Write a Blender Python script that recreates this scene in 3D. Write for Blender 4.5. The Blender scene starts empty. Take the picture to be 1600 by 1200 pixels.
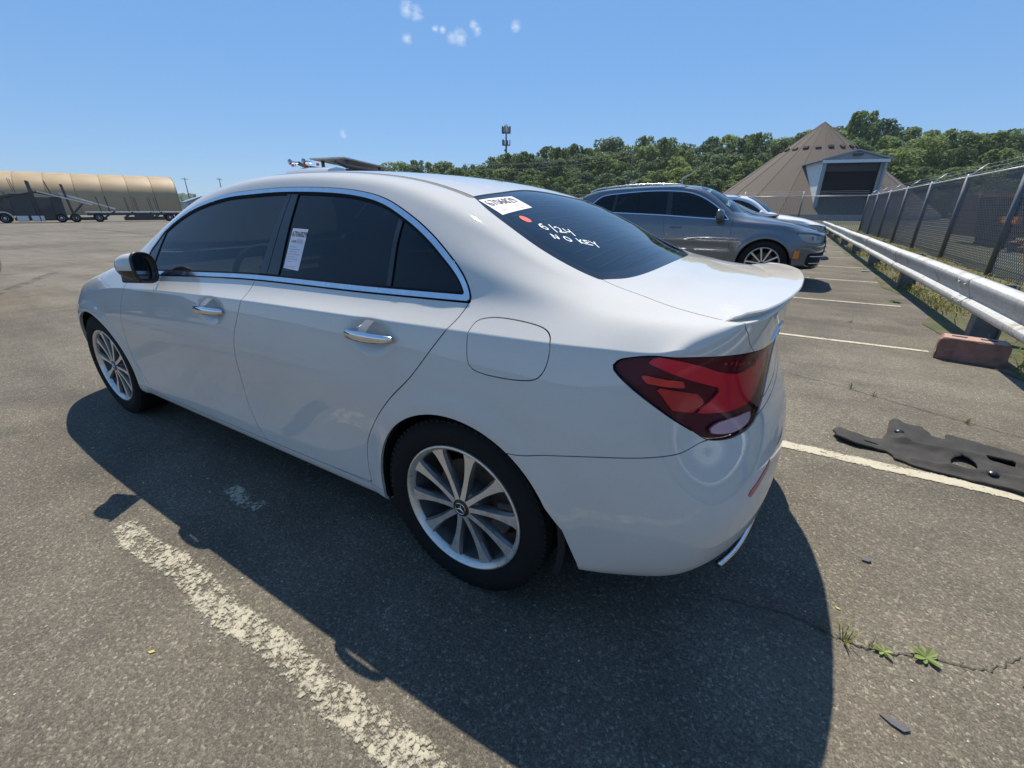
import bpy, bmesh, math, random
import numpy as np
from mathutils import Vector, Matrix

R = math.radians
rng = random.Random(7)
scene = bpy.context.scene
col = scene.collection

# ------------------------------------------------------------------ camera
CAM = (-0.758, 1.810, 1.248)
CYAW, CPIT, CROL = R(-59.145), R(-21.87), R(0.19)
cam_d = bpy.data.cameras.new('camera')
cam = bpy.data.objects.new('camera', cam_d)
col.objects.link(cam)
fw = Vector((math.cos(CPIT) * math.cos(CYAW), math.cos(CPIT) * math.sin(CYAW), math.sin(CPIT)))
rt = Vector((math.sin(CYAW), -math.cos(CYAW), 0))
up = rt.cross(fw)
r2 = math.cos(CROL) * rt + math.sin(CROL) * up
u2 = -math.sin(CROL) * rt + math.cos(CROL) * up
cam.matrix_world = Matrix(((r2.x, u2.x, -fw.x, CAM[0]), (r2.y, u2.y, -fw.y, CAM[1]), (r2.z, u2.z, -fw.z, CAM[2]), (0, 0, 0, 1)))
cam_d.sensor_fit = 'HORIZONTAL'
cam_d.sensor_width = 36.0
cam_d.lens = 681.65 / 1600 * 36
cam_d.clip_start = 0.05
cam_d.clip_end = 3000
scene.camera = cam

# ------------------------------------------------------------------ light
SUN = Vector((0.28, -0.44, 1.0)).normalized()          # direction towards the sun
SUN_EL = math.asin(SUN.z)
SUN_ROT = math.atan2(SUN.x, SUN.y)                      # Nishita: 0 = +Y, clockwise
world = bpy.data.worlds.new('World')
scene.world = world
world.use_nodes = True
wn = world.node_tree
wn.nodes.clear()
w_out = wn.nodes.new('ShaderNodeOutputWorld')
w_bg = wn.nodes.new('ShaderNodeBackground')
w_sky = wn.nodes.new('ShaderNodeTexSky')
w_sky.sky_type = 'NISHITA'
w_sky.sun_disc = False
w_sky.sun_elevation = SUN_EL
w_sky.sun_rotation = SUN_ROT
w_sky.altitude = 0
w_sky.air_density = 1.0
w_sky.dust_density = 0.1
w_sky.ozone_density = 2.2
w_bg.inputs['Strength'].default_value = 0.10
w_hs = wn.nodes.new('ShaderNodeHueSaturation')
w_hs.inputs['Saturation'].default_value = 1.25
# soft tone curve over the whole sky: the clear summer sky in the photograph is nearly even from zenith to horizon
w_s1 = wn.nodes.new('ShaderNodeVectorMath')
w_s1.operation = 'SCALE'
w_s1.inputs['Scale'].default_value = 0.1
w_gm = wn.nodes.new('ShaderNodeGamma')
w_gm.inputs['Gamma'].default_value = 0.4
w_s2 = wn.nodes.new('ShaderNodeVectorMath')
w_s2.operation = 'SCALE'
w_s2.inputs['Scale'].default_value = 7.4
wn.links.new(w_sky.outputs[0], w_s1.inputs[0])
wn.links.new(w_s1.outputs[0], w_gm.inputs['Color'])
wn.links.new(w_gm.outputs[0], w_s2.inputs[0])
w_tint = wn.nodes.new('ShaderNodeVectorMath')
w_tint.operation = 'MULTIPLY'
w_tint.inputs[1].default_value = (0.635, 0.808, 1.08)
wn.links.new(w_s2.outputs[0], w_tint.inputs[0])
wn.links.new(w_tint.outputs[0], w_hs.inputs['Color'])
# a handful of tiny fair-weather clouds, fixed to directions in the sky
w_geo = wn.nodes.new('ShaderNodeTexCoord')
def _wnode(kind, **kw):
    nd = wn.nodes.new('ShaderNode' + kind)
    for k, v in kw.items():
        setattr(nd, k, v)
    return nd
w_noise = _wnode('TexNoise')
w_noise.inputs['Scale'].default_value = 95
w_noise.inputs['Detail'].default_value = 6
w_noise.inputs['Roughness'].default_value = .72
w_str = _wnode('VectorMath', operation='MULTIPLY')
w_str.inputs[1].default_value = (.6, .6, 1.5)
wn.links.new(w_geo.outputs['Generated'], w_str.inputs[0])
wn.links.new(w_str.outputs[0], w_noise.inputs['Vector'])
CLOUDS = [((0.6334, -0.7061, 0.3167), 0.0244), ((0.6232, -0.7168, 0.3128), 0.0221), ((0.6441, -0.7126, 0.2779), 0.0177), ((0.5715, -0.7698, 0.2845), 0.0244), ((0.5828, -0.762, 0.2823), 0.0177), ((0.5479, -0.7807, 0.3004), 0.0155), ((0.5437, -0.7862, 0.2938), 0.0155), ((0.485, -0.821, 0.3013), 0.0177), ((0.603, -0.7416, 0.2939), 0.0111), ((0.5929, -0.7502, 0.2928), 0.0111), ((0.756, -0.6414, 0.1304), 0.0133)]
w_mask = None
for cd, cr in CLOUDS:
    ds = _wnode('VectorMath', operation='DISTANCE')
    wn.links.new(w_geo.outputs['Generated'], ds.inputs[0])
    ds.inputs[1].default_value = cd
    dv = _wnode('MapRange')
    dv.inputs['From Min'].default_value = cr
    dv.inputs['From Max'].default_value = 0.0
    wn.links.new(ds.outputs['Value'], dv.inputs['Value'])
    if w_mask is None:
        w_mask = dv.outputs[0]
    else:
        mx = _wnode('Math', operation='MAXIMUM')
        wn.links.new(w_mask, mx.inputs[0])
        wn.links.new(dv.outputs[0], mx.inputs[1])
        w_mask = mx.outputs[0]
w_mul = _wnode('Math', operation='MULTIPLY')
wn.links.new(w_mask, w_mul.inputs[0])
wn.links.new(w_noise.outputs[0], w_mul.inputs[1])
w_rmp = _wnode('MapRange')
w_rmp.inputs['From Min'].default_value = .20
w_rmp.inputs['From Max'].default_value = .88
wn.links.new(w_mul.outputs[0], w_rmp.inputs['Value'])
w_mix = _wnode('MixRGB')
wn.links.new(w_rmp.outputs[0], w_mix.inputs[0])
wn.links.new(w_hs.outputs[0], w_mix.inputs[1])
w_mix.inputs[2].default_value = (8.2, 8.6, 9.2, 1)
wn.links.new(w_mix.outputs[0], w_bg.inputs[0])
wn.links.new(w_bg.outputs[0], w_out.inputs[0])
sun_d = bpy.data.lights.new('sun', 'SUN')
sun_d.energy = 4.9
sun_d.angle = R(0.53)
sun_d.color = (1.0, 0.93, 0.80)
sun = bpy.data.objects.new('sun', sun_d)
col.objects.link(sun)
sun.rotation_euler = SUN.to_track_quat('Z', 'Y').to_euler()
vs = scene.view_settings
vs.view_transform = 'Standard'
vs.look = 'None'
vs.exposure = 0.26
vs.gamma = 1.0
vs.use_curve_mapping = False
scene.cycles.use_denoising = True
scene.cycles.max_bounces = 10
scene.cycles.transparent_max_bounces = 24
scene.cycles.caustics_reflective = False
scene.cycles.caustics_refractive = False


# ------------------------------------------------------------------ materials
MATS = {}


class NT:
    """small node helper"""
    def __init__(self, name):
        self.m = bpy.data.materials.new(name)
        self.m.use_nodes = True
        self.t = self.m.node_tree
        self.b = self.t.nodes['Principled BSDF']
        self.out = self.t.nodes['Material Output']
        MATS[name] = self.m

    def n(self, kind, **kw):
        nd = self.t.nodes.new('ShaderNode' + kind)
        for k, v in kw.items():
            if k.startswith('i_'):
                nd.inputs[k[2:].replace('_', ' ')].default_value = v
            else:
                setattr(nd, k, v)
        return nd

    def l(self, a, b):
        self.t.links.new(a, b)

    def set(self, **kw):
        for k, v in kw.items():
            key = k.replace('_', ' ')
            if isinstance(v, (tuple, list)) and len(v) == 3:
                v = (*v, 1)
            self.b.inputs[key].default_value = v
        return self

    def coord(self):
        return self.n('TexCoord').outputs['Object']

    def noise(self, scale, detail=4, rough=0.55, vec=None, dim='3D'):
        nd = self.n('TexNoise', noise_dimensions=dim)
        nd.inputs['Scale'].default_value = scale
        nd.inputs['Detail'].default_value = detail
        nd.inputs['Roughness'].default_value = rough
        if vec is not None:
            self.l(vec, nd.inputs['Vector'])
        return nd

    def ramp(self, fac, stops, interp='LINEAR'):
        r = self.n('ValToRGB')
        r.color_ramp.interpolation = interp
        e = r.color_ramp.elements
        while len(e) < len(stops):
            e.new(0.5)
        for i, (p, c) in enumerate(stops):
            e[i].position = p
            e[i].color = (c, c, c, 1) if isinstance(c, (int, float)) else (*c, 1)
        self.l(fac, r.inputs[0])
        return r.outputs[0]

    def mix(self, fac, a, b, mode='MIX'):
        m = self.n('MixRGB', blend_type=mode)
        for sock, v in ((m.inputs[0], fac), (m.inputs[1], a), (m.inputs[2], b)):
            if isinstance(v, (int, float)):
                sock.default_value = v if sock.type == 'VALUE' else (v, v, v, 1)
            elif isinstance(v, (tuple, list)):
                sock.default_value = (*v, 1)
            else:
                self.l(v, sock)
        return m.outputs[0]

    def math(self, op, a, b=0.0, clamp=False):
        m = self.n('Math', operation=op, use_clamp=clamp)
        for sock, v in ((m.inputs[0], a), (m.inputs[1], b)):
            if isinstance(v, (int, float)):
                sock.default_value = v
            else:
                self.l(v, sock)
        return m.outputs[0]

    def bump(self, h, strength=0.3, dist=0.01):
        b = self.n('Bump')
        b.inputs['Strength'].default_value = strength
        b.inputs['Distance'].default_value = dist
        self.l(h, b.inputs['Height'])
        self.l(b.outputs[0], self.b.inputs['Normal'])


def simple(name, color, rough=0.5, metal=0.0, var=0.0, vscale=6.0, bump=0.0, bscale=60.0, coat=0.0, spec=0.5):
    t = NT(name)
    t.set(Base_Color=color, Roughness=rough, Metallic=metal, Coat_Weight=coat)
    t.b.inputs['Coat Roughness'].default_value = 0.03
    t.b.inputs['Specular IOR Level'].default_value = spec
    c = None
    if var > 0 or bump > 0:
        c = t.coord()
    if var > 0:
        nz = t.noise(vscale, 5, 0.6, c)
        f = t.ramp(nz.outputs[0], [(0.3, 1 - var), (0.7, 1 + var)])
        t.l(t.mix(1.0, color, f, 'MULTIPLY'), t.b.inputs['Base Color'])
        f2 = t.ramp(nz.outputs[0], [(0.3, max(0.02, rough - 0.08)), (0.7, min(1, rough + 0.08))])
        t.l(f2, t.b.inputs['Roughness'])
    if bump > 0:
        nb = t.noise(bscale, 3, 0.6, c)
        t.bump(nb.outputs[0], bump, 0.01)
    return t.m


def mat_glass(name, tint, refl=1.0, ior=1.5):
    """thin dark car glass: tinted see-through plus sky reflection"""
    t = NT(name)
    t.t.nodes.remove(t.b)
    tr = t.n('BsdfTransparent')
    tr.inputs[0].default_value = (*tint, 1)
    gl = t.n('BsdfGlossy')
    gl.inputs['Roughness'].default_value = 0.02
    gl.inputs[0].default_value = (refl, refl, refl, 1)
    fr = t.n('Fresnel')
    fr.inputs['IOR'].default_value = ior
    mx = t.n('MixShader')
    t.l(fr.outputs[0], mx.inputs[0])
    t.l(tr.outputs[0], mx.inputs[1])
    t.l(gl.outputs[0], mx.inputs[2])
    t.l(mx.outputs[0], t.out.inputs[0])
    return t.m


# ------------------------------------------------------------------ object helpers
def link(o):
    col.objects.link(o)
    return o


def empty(name, loc=(0, 0, 0), rz=0.0, label=None, cat=None, group=None):
    o = bpy.data.objects.new(name, None)
    o.location = loc
    o.rotation_euler = (0, 0, rz)
    o.empty_display_size = 0.2
    link(o)
    tag(o, label, cat, group)
    return o


def tag(o, label=None, cat=None, group=None, kind=None):
    if label:
        o['label'] = label
    if cat:
        o['category'] = cat
    if group:
        o['group'] = group
    if kind:
        o['kind'] = kind
    return o


def mesh_obj(name, V, F, mat=None, parent=None, smooth=False, normals=None):
    me = bpy.data.meshes.new(name)
    me.from_pydata([tuple(v) for v in V], [], [tuple(f) for f in F])
    if mat:
        me.materials.append(mat if not isinstance(mat, str) else MATS[mat])
    if smooth or normals is not None:
        me.polygons.foreach_set('use_smooth', [True] * len(me.polygons))
    me.update()
    if normals is not None:
        me.normals_split_custom_set_from_vertices([tuple(n) for n in normals])
    o = bpy.data.objects.new(name, me)
    link(o)
    if parent is not None:
        o.parent = parent
    return o


def data_obj(name, me, parent=None, loc=(0, 0, 0), rot=(0, 0, 0), scale=(1, 1, 1)):
    o = bpy.data.objects.new(name, me)
    link(o)
    o.location, o.rotation_euler, o.scale = loc, rot, scale
    if parent is not None:
        o.parent = parent
    return o


def copy_tree(o, parent=None):
    c = o.copy()
    link(c)
    c.parent = parent
    for ch in list(o.children):
        copy_tree(ch, c)
    return c


class MB:
    """collects simple shapes into one mesh"""
    def __init__(self):
        self.V, self.F = [], []

    def add(self, V, F):
        b = len(self.V)
        self.V += [tuple(v) for v in V]
        self.F += [tuple(b + i for i in f) for f in F]
        return self

    def box(self, c, s, rot=None):
        hx, hy, hz = s[0] / 2, s[1] / 2, s[2] / 2
        P = [Vector((sx * hx, sy * hy, sz * hz)) for sx in (-1, 1) for sy in (-1, 1) for sz in (-1, 1)]
        if rot is not None:
            P = [rot @ p for p in P]
        P = [p + Vector(c) for p in P]
        return self.add(P, [(0, 1, 3, 2), (4, 6, 7, 5), (0, 4, 5, 1), (2, 3, 7, 6), (0, 2, 6, 4), (1, 5, 7, 3)])

    def prism(self, poly, axis, a, b):
        """extrude a 2-D polygon along axis ('x','y','z') from a to b"""
        n = len(poly)
        def P(p, t):
            return {'x': (t, p[0], p[1]), 'y': (p[0], t, p[1]), 'z': (p[0], p[1], t)}[axis]
        V = [P(p, a) for p in poly] + [P(p, b) for p in poly]
        F = [tuple(range(n))[::-1], tuple(range(n, 2 * n))]
        F += [(i, (i + 1) % n, n + (i + 1) % n, n + i) for i in range(n)]
        return self.add(V, F)

    def tube(self, pts, r, seg=8, caps=True, closed=False):
        pts = [Vector(p) for p in pts]
        n = len(pts)
        rr = r if isinstance(r, (list, tuple)) else [r] * n
        V, F = [], []
        prev = None
        for i, p in enumerate(pts):
            if closed:
                d = pts[(i + 1) % n] - pts[i - 1]
            else:
                d = pts[min(i + 1, n - 1)] - pts[max(i - 1, 0)]
            d.normalize()
            if prev is None:
                a = d.cross(Vector((0, 0, 1)))
                if a.length < 1e-3:
                    a = d.cross(Vector((1, 0, 0)))
            else:
                a = prev - d * prev.dot(d)
            a.normalize()
            prev = a
            b = d.cross(a)
            for k in range(seg):
                t = 2 * math.pi * k / seg
                V.append(p + (a * math.cos(t) + b * math.sin(t)) * rr[i])
        m = n if closed else n - 1
        for i in range(m):
            j = (i + 1) % n
            for k in range(seg):
                k2 = (k + 1) % seg
                F.append((i * seg + k, i * seg + k2, j * seg + k2, j * seg + k))
        if caps and not closed:
            F.append(tuple(range(seg))[::-1])
            F.append(tuple((n - 1) * seg + k for k in range(seg)))
        return self.add(V, F)

    def lathe(self, prof, axis='y', seg=48, origin=(0, 0, 0)):
        """prof: list of (r, t); revolve about axis through origin"""
        V, F = [], []
        n = len(prof)
        for k in range(seg):
            a = 2 * math.pi * k / seg
            for r, t in prof:
                c, s = r * math.cos(a), r * math.sin(a)
                p = {'y': (c, t, s), 'x': (t, c, s), 'z': (c, s, t)}[axis]
                V.append(tuple(p[i] + origin[i] for i in range(3)))
        for k in range(seg):
            k2 = (k + 1) % seg
            for i in range(n - 1):
                F.append((k * n + i, k * n + i + 1, k2 * n + i + 1, k2 * n + i))
        return self.add(V, F)

    def build(self, name, mat, parent=None, smooth=False, bevel=0.0, auto=None):
        o = mesh_obj(name, self.V, self.F, mat, parent, smooth)
        finish(o, bevel, auto)
        return o


def finish(o, bevel=0.0, auto=None):
    me = o.data
    bm = bmesh.new()
    bm.from_mesh(me)
    bmesh.ops.recalc_face_normals(bm, faces=bm.faces)
    if bevel > 0:
        es = [e for e in bm.edges if len(e.link_faces) == 2 and e.calc_face_angle(0) > 0.5]
        bmesh.ops.bevel(bm, geom=es, offset=bevel, segments=2, affect='EDGES', profile=0.6, clamp_overlap=True)
    if auto is not None:
        for f in bm.faces:
            f.smooth = True
        for e in bm.edges:
            if len(e.link_faces) == 2 and e.calc_face_angle(0) > auto:
                e.smooth = False
    bm.to_mesh(me)
    bm.free()


# ------------------------------------------------------------------ curves and surface cutting
def pchip(xs, ys, x):
    """monotone cubic interpolation, sorted xs"""
    xs, ys, x = np.asarray(xs, float), np.asarray(ys, float), np.atleast_1d(np.asarray(x, float))
    h = np.diff(xs)
    d = np.diff(ys) / h
    m = np.zeros(len(xs))
    for i in range(1, len(xs) - 1):
        if d[i - 1] * d[i] > 0:
            w1, w2 = 2 * h[i] + h[i - 1], h[i] + 2 * h[i - 1]
            m[i] = (w1 + w2) / (w1 / d[i - 1] + w2 / d[i])
    m[0], m[-1] = d[0], d[-1]
    k = np.clip(np.searchsorted(xs, x) - 1, 0, len(h) - 1)
    t = np.clip((x - xs[k]) / h[k], 0, 1)
    r = ((2 * t**3 - 3 * t**2 + 1) * ys[k] + (t**3 - 2 * t**2 + t) * h[k] * m[k] + (-2 * t**3 + 3 * t**2) * ys[k + 1] + (t**3 - t**2) * h[k] * m[k + 1])
    lo, hi = x < xs[0], x > xs[-1]
    r[lo] = ys[0] + m[0] * (x[lo] - xs[0])
    r[hi] = ys[-1] + m[-1] * (x[hi] - xs[-1])
    return r


def catmull(pts, sub=6, closed=True):
    """points may be (a, b) or (a, b, 1): the third value marks a sharp corner"""
    P = [np.array(p[:2] if len(p) > 2 and not isinstance(p, np.ndarray) else p, float) for p in pts]
    C = [len(p) > 2 and bool(p[2]) for p in pts]
    n = len(P)
    out = []
    rngi = range(n) if closed else range(n - 1)
    for i in rngi:
        p0, p1, p2, p3 = P[i - 1] if (closed or i > 0) else P[0], P[i], P[(i + 1) % n], P[(i + 2) % n] if (closed or i + 2 < n) else P[-1]
        m1 = (p2 - p0) / 2 if not C[i] else (p2 - p1)
        m2 = (p3 - p1) / 2 if not C[(i + 1) % n] else (p2 - p1)
        L = np.linalg.norm(p2 - p1)
        for m in (m1, m2):
            q = np.linalg.norm(m)
            if q > 1.2 * L:
                m *= 1.2 * L / q
        for s in range(sub):
            t = s / sub
            out.append((2 * t**3 - 3 * t**2 + 1) * p1 + (t**3 - 2 * t**2 + t) * m1 + (-2 * t**3 + 3 * t**2) * p2 + (t**3 - t**2) * m2)
    if not closed:
        out.append(P[-1])
    return np.array(out)


def poly_sd(Q, poly):
    """signed distance of points Q (n,2) to a closed polygon, negative inside"""
    a = np.asarray(poly)
    b = np.roll(a, -1, 0)
    d = np.full(len(Q), 1e9)
    inside = np.zeros(len(Q), bool)
    for p, q in zip(a, b):
        e = q - p
        w = Q - p
        t = np.clip((w @ e) / max(e @ e, 1e-12), 0, 1)
        d = np.minimum(d, np.hypot(*(w - t[:, None] * e).T))
        c = (p[1] <= Q[:, 1]) != (q[1] <= Q[:, 1])
        with np.errstate(divide='ignore', invalid='ignore'):
            xi = p[0] + (Q[:, 1] - p[1]) / (q[1] - p[1]) * (q[0] - p[0])
        inside ^= c & (Q[:, 0] < xi)
    return np.where(inside, -d, d)


class Surf:
    """vertices, normals and polygons that can be cut along the zero line of a field"""
    def __init__(self, V, N, F):
        self.V, self.N, self.F = np.asarray(V), np.asarray(N), F

    def cut(self, f):
        f = np.where(np.abs(f) < 1e-7, 1e-7, f)
        s = (f > 0).tolist()
        V, N = self.V, self.N
        nv, nn, new = [], [], {}
        base = len(V)
        neg, pos = [], []

        def mid(i, j):
            k = (i, j) if i < j else (j, i)
            r = new.get(k)
            if r is None:
                t = f[i] / (f[i] - f[j])
                nv.append(V[i] + t * (V[j] - V[i]))
                m = N[i] + t * (N[j] - N[i])
                nn.append(m)
                r = new[k] = base + len(nv) - 1
            return r
        for F in self.F:
            c = 0
            for i in F:
                c += s[i]
            if c == 0:
                neg.append(F)
            elif c == len(F):
                pos.append(F)
            else:
                A, B = [], []
                n = len(F)
                for k in range(n):
                    i, j = F[k], F[(k + 1) % n]
                    (B if s[i] else A).append(i)
                    if s[i] != s[j]:
                        m = mid(i, j)
                        A.append(m)
                        B.append(m)
                if len(A) > 2:
                    neg.append(tuple(A))
                if len(B) > 2:
                    pos.append(tuple(B))
        if nv:
            V = np.vstack([V, nv])
            N = np.vstack([N, nn])
        return Surf(V, N, neg).compact(), Surf(V, N, pos).compact()

    def compact(self):
        used = sorted({i for F in self.F for i in F})
        mp = {u: k for k, u in enumerate(used)}
        return Surf(self.V[used], self.N[used], [tuple(mp[i] for i in F) for F in self.F])

    def xz(self):
        return self.V[:, [0, 2]]

    def xy(self):
        return self.V[:, :2]

    def take(self, fn, gap=0.0035):
        """split off the part where fn < 0, dropping a band of the given width; returns (inside, rest)"""
        inside, rest = self.cut(fn(self.V) + gap / 2)
        if gap > 0:
            rest = rest.cut(fn(rest.V) - gap / 2)[1]
        return inside, rest

    def mirrored(self):
        m = np.array([1, -1, 1])
        return Surf(self.V * m, self.N * m, [F[::-1] for F in self.F])

    def offset(self, d):
        n = self.N / np.maximum(np.linalg.norm(self.N, axis=1), 1e-9)[:, None]
        return Surf(self.V + n * d, n, self.F)

    def flanged(self, depth=0.008):
        """turn the open edges inward to give a panel its thickness"""
        cnt = {}
        for F in self.F:
            n = len(F)
            for k in range(n):
                i, j = F[k], F[(k + 1) % n]
                key = (i, j) if i < j else (j, i)
                if key in cnt:
                    cnt[key] = None
                else:
                    cnt[key] = (i, j)
        V, N, F = list(self.V), list(self.N), list(self.F)
        nn = self.N / np.maximum(np.linalg.norm(self.N, axis=1), 1e-9)[:, None]
        for e in cnt.values():
            if e is None:
                continue
            i, j = e
            if abs(self.V[i][1]) < 1e-4 and abs(self.V[j][1]) < 1e-4:
                continue
            t = self.V[j] - self.V[i]
            o = np.cross(t, nn[i])
            L = np.linalg.norm(o)
            if L < 1e-9:
                continue
            o /= L
            b = len(V)
            V += [self.V[i], self.V[j], self.V[j] - nn[j] * depth, self.V[i] - nn[i] * depth]
            N += [o, o, o, o]
            F.append((b + 1, b, b + 3, b + 2))
        return Surf(np.array(V), np.array(N), F)

    def obj(self, name, mat, parent, flange=0.008, mirror=True):
        """left panel; with mirror the same mesh also carries the right half (centre panels)"""
        s = self.flanged(flange) if flange else self
        if mirror:
            m = s.mirrored()
            b = len(s.V)
            s = Surf(np.vstack([s.V, m.V]), np.vstack([s.N, m.N]), list(s.F) + [tuple(b + i for i in F) for F in m.F])
            s = s.weld()
        return mesh_obj(name, s.V, s.F, mat, parent, True, s.N)

    def weld(self):
        key, mp, keep = {}, [], []
        for i, v in enumerate(self.V):
            if abs(v[1]) < 1e-5:
                k = (round(v[0], 5), round(v[2], 5), round(self.N[i][2], 1))
                if k in key:
                    mp.append(key[k])
                    continue
                key[k] = len(keep)
            mp.append(len(keep))
            keep.append(i)
        F = []
        for f in self.F:
            g = []
            for i in f:
                if not g or mp[i] != g[-1]:
                    g.append(mp[i])
            if len(g) > 1 and g[0] == g[-1]:
                g.pop()
            if len(set(g)) > 2:
                F.append(tuple(g))
        N = self.N[keep].copy()
        z = np.abs(self.V[keep][:, 1]) < 1e-5
        N[z, 1] = 0
        return Surf(self.V[keep], N, F)

    def pair(self, name, mat, parent, flange=0.008, parent_r=None):
        """left panel and its mirror image as two parts"""
        a = self.obj(name, mat, parent, flange, False)
        b = self.mirrored().obj(name, mat, parent_r if parent_r is not None else parent, flange, False)
        return a, b


def loft_body(lines, n_low, n_wrap, creases, level):
    """lines: list of point lists (half car, rear to front). The first n_low lines wrap round both ends to y = 0;
    the others start and end on the wrap stations of line n_low-1. Returns the left half as a Surf on the limit surface."""
    verts, idx = [], {}

    def vid(k, i):
        return idx[(k, i)]
    S = len(lines[0])
    NL = len(lines)
    for k in range(n_low):
        for i in range(S):
            idx[(k, i)] = len(verts)
            verts.append(lines[k][i])
    # upper line k (n_low..NL-1): m-th upper line starts at wrap station n_wrap-m-1... centre line starts at station 0
    top = n_low - 1
    for m, k in enumerate(range(n_low, NL), 1):
        a, b = n_wrap - m, S - 1 - n_wrap + m
        idx[(k, n_wrap)] = idx[(top, a)]
        idx[(k, S - 1 - n_wrap)] = idx[(top, b)]
        for i in range(n_wrap + 1, S - 1 - n_wrap):
            idx[(k, i)] = len(verts)
            verts.append(lines[k][i])
    faces, ce = [], {}
    for k in range(n_low - 1):
        for i in range(S - 1):
            faces.append((vid(k, i), vid(k + 1, i), vid(k + 1, i + 1), vid(k, i + 1)))
    for k in range(n_low - 1, NL - 1):
        for i in range(n_wrap, S - 1 - n_wrap):
            faces.append((vid(k, i), vid(k + 1, i), vid(k + 1, i + 1), vid(k, i + 1)))
    for (k, i0, i1, c) in creases.get('along', []):
        for i in range(i0, i1):
            ce[(vid(k, i), vid(k, i + 1))] = c
    for (i, k0, k1, c) in creases.get('across', []):
        for k in range(k0, k1):
            ce[(vid(k, i), vid(k + 1, i))] = c
    n = len(verts)
    V = [list(v) for v in verts]
    mp, onc = {}, [abs(v[1]) < 1e-6 for v in V]
    VV = list(V)
    for i in range(n):
        if onc[i]:
            mp[i] = i
        else:
            mp[i] = len(VV)
            VV.append([V[i][0], -V[i][1], V[i][2]])
    FF = [f for f in faces if len(set(f)) > 2] + [tuple(mp[i] for i in f)[::-1] for f in faces if len(set(f)) > 2]
    FF = [tuple(dict.fromkeys(f)) for f in FF]
    target = np.array(VV, float)
    me = bpy.data.meshes.new('cage')
    me.from_pydata(VV, [], FF)
    me.update()
    at = me.attributes.new('crease_edge', 'FLOAT', 'EDGE')
    cc = {}
    for (i, j), c in ce.items():
        cc[frozenset((i, j))] = c
        cc[frozenset((mp[i], mp[j]))] = c
    for e in me.edges:
        at.data[e.index].value = cc.get(frozenset(e.vertices), 0.0)
    o = bpy.data.objects.new('cage', me)
    link(o)
    md = o.modifiers.new('s', 'SUBSURF')
    md.use_limit_surface = True
    md.levels = md.render_levels = 1
    md.quality = 4
    cage = target.copy()
    for it in range(5):
        me.vertices.foreach_set('co', cage.ravel())
        me.update()
        dg = bpy.context.evaluated_depsgraph_get()
        ev = o.evaluated_get(dg).to_mesh()
        co = np.zeros(len(ev.vertices) * 3)
        ev.vertices.foreach_get('co', co)
        lim = co.reshape(-1, 3)[:len(target)]
        cage = cage + 0.8 * (target - lim)
        o.evaluated_get(dg).to_mesh_clear()
    me.vertices.foreach_set('co', cage.ravel())
    me.update()
    md.levels = md.render_levels = level
    dg = bpy.context.evaluated_depsgraph_get()
    ev = o.evaluated_get(dg).to_mesh()
    nv = len(ev.vertices)
    co, no = np.zeros(nv * 3), np.zeros(nv * 3)
    ev.vertices.foreach_get('co', co)
    ev.vertices.foreach_get('normal', no)
    co, no = co.reshape(-1, 3), no.reshape(-1, 3)
    polys = []
    li = np.zeros(len(ev.loops), int)
    ev.loops.foreach_get('vertex_index', li)
    ls, lt = np.zeros(len(ev.polygons), int), np.zeros(len(ev.polygons), int)
    ev.polygons.foreach_get('loop_start', ls)
    ev.polygons.foreach_get('loop_total', lt)
    cy = co[:, 1]
    for a, c in zip(ls, lt):
        q = li[a:a + c]
        if cy[q].mean() > 0:
            polys.append(tuple(int(v) for v in q))
    o.evaluated_get(dg).to_mesh_clear()
    bpy.data.objects.remove(o)
    bpy.data.meshes.remove(me)
    co[np.abs(co[:, 1]) < 1e-5, 1] = 0
    return Surf(co, no, polys).compact()


def renormal(s):
    """vertex normals after moving vertices (all quads)"""
    F = np.array([f if len(f) == 4 else (*f, f[-1]) for f in s.F])
    V = s.V
    n = np.cross(V[F[:, 2]] - V[F[:, 0]], V[F[:, 3]] - V[F[:, 1]])
    N = np.zeros_like(V)
    for c in range(4):
        np.add.at(N, F[:, c], n)
    z = np.abs(V[:, 1]) < 1e-5
    N[z, 1] = 0
    L = np.linalg.norm(N, axis=1)[:, None]
    return Surf(V, N / np.maximum(L, 1e-12), s.F)


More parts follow.
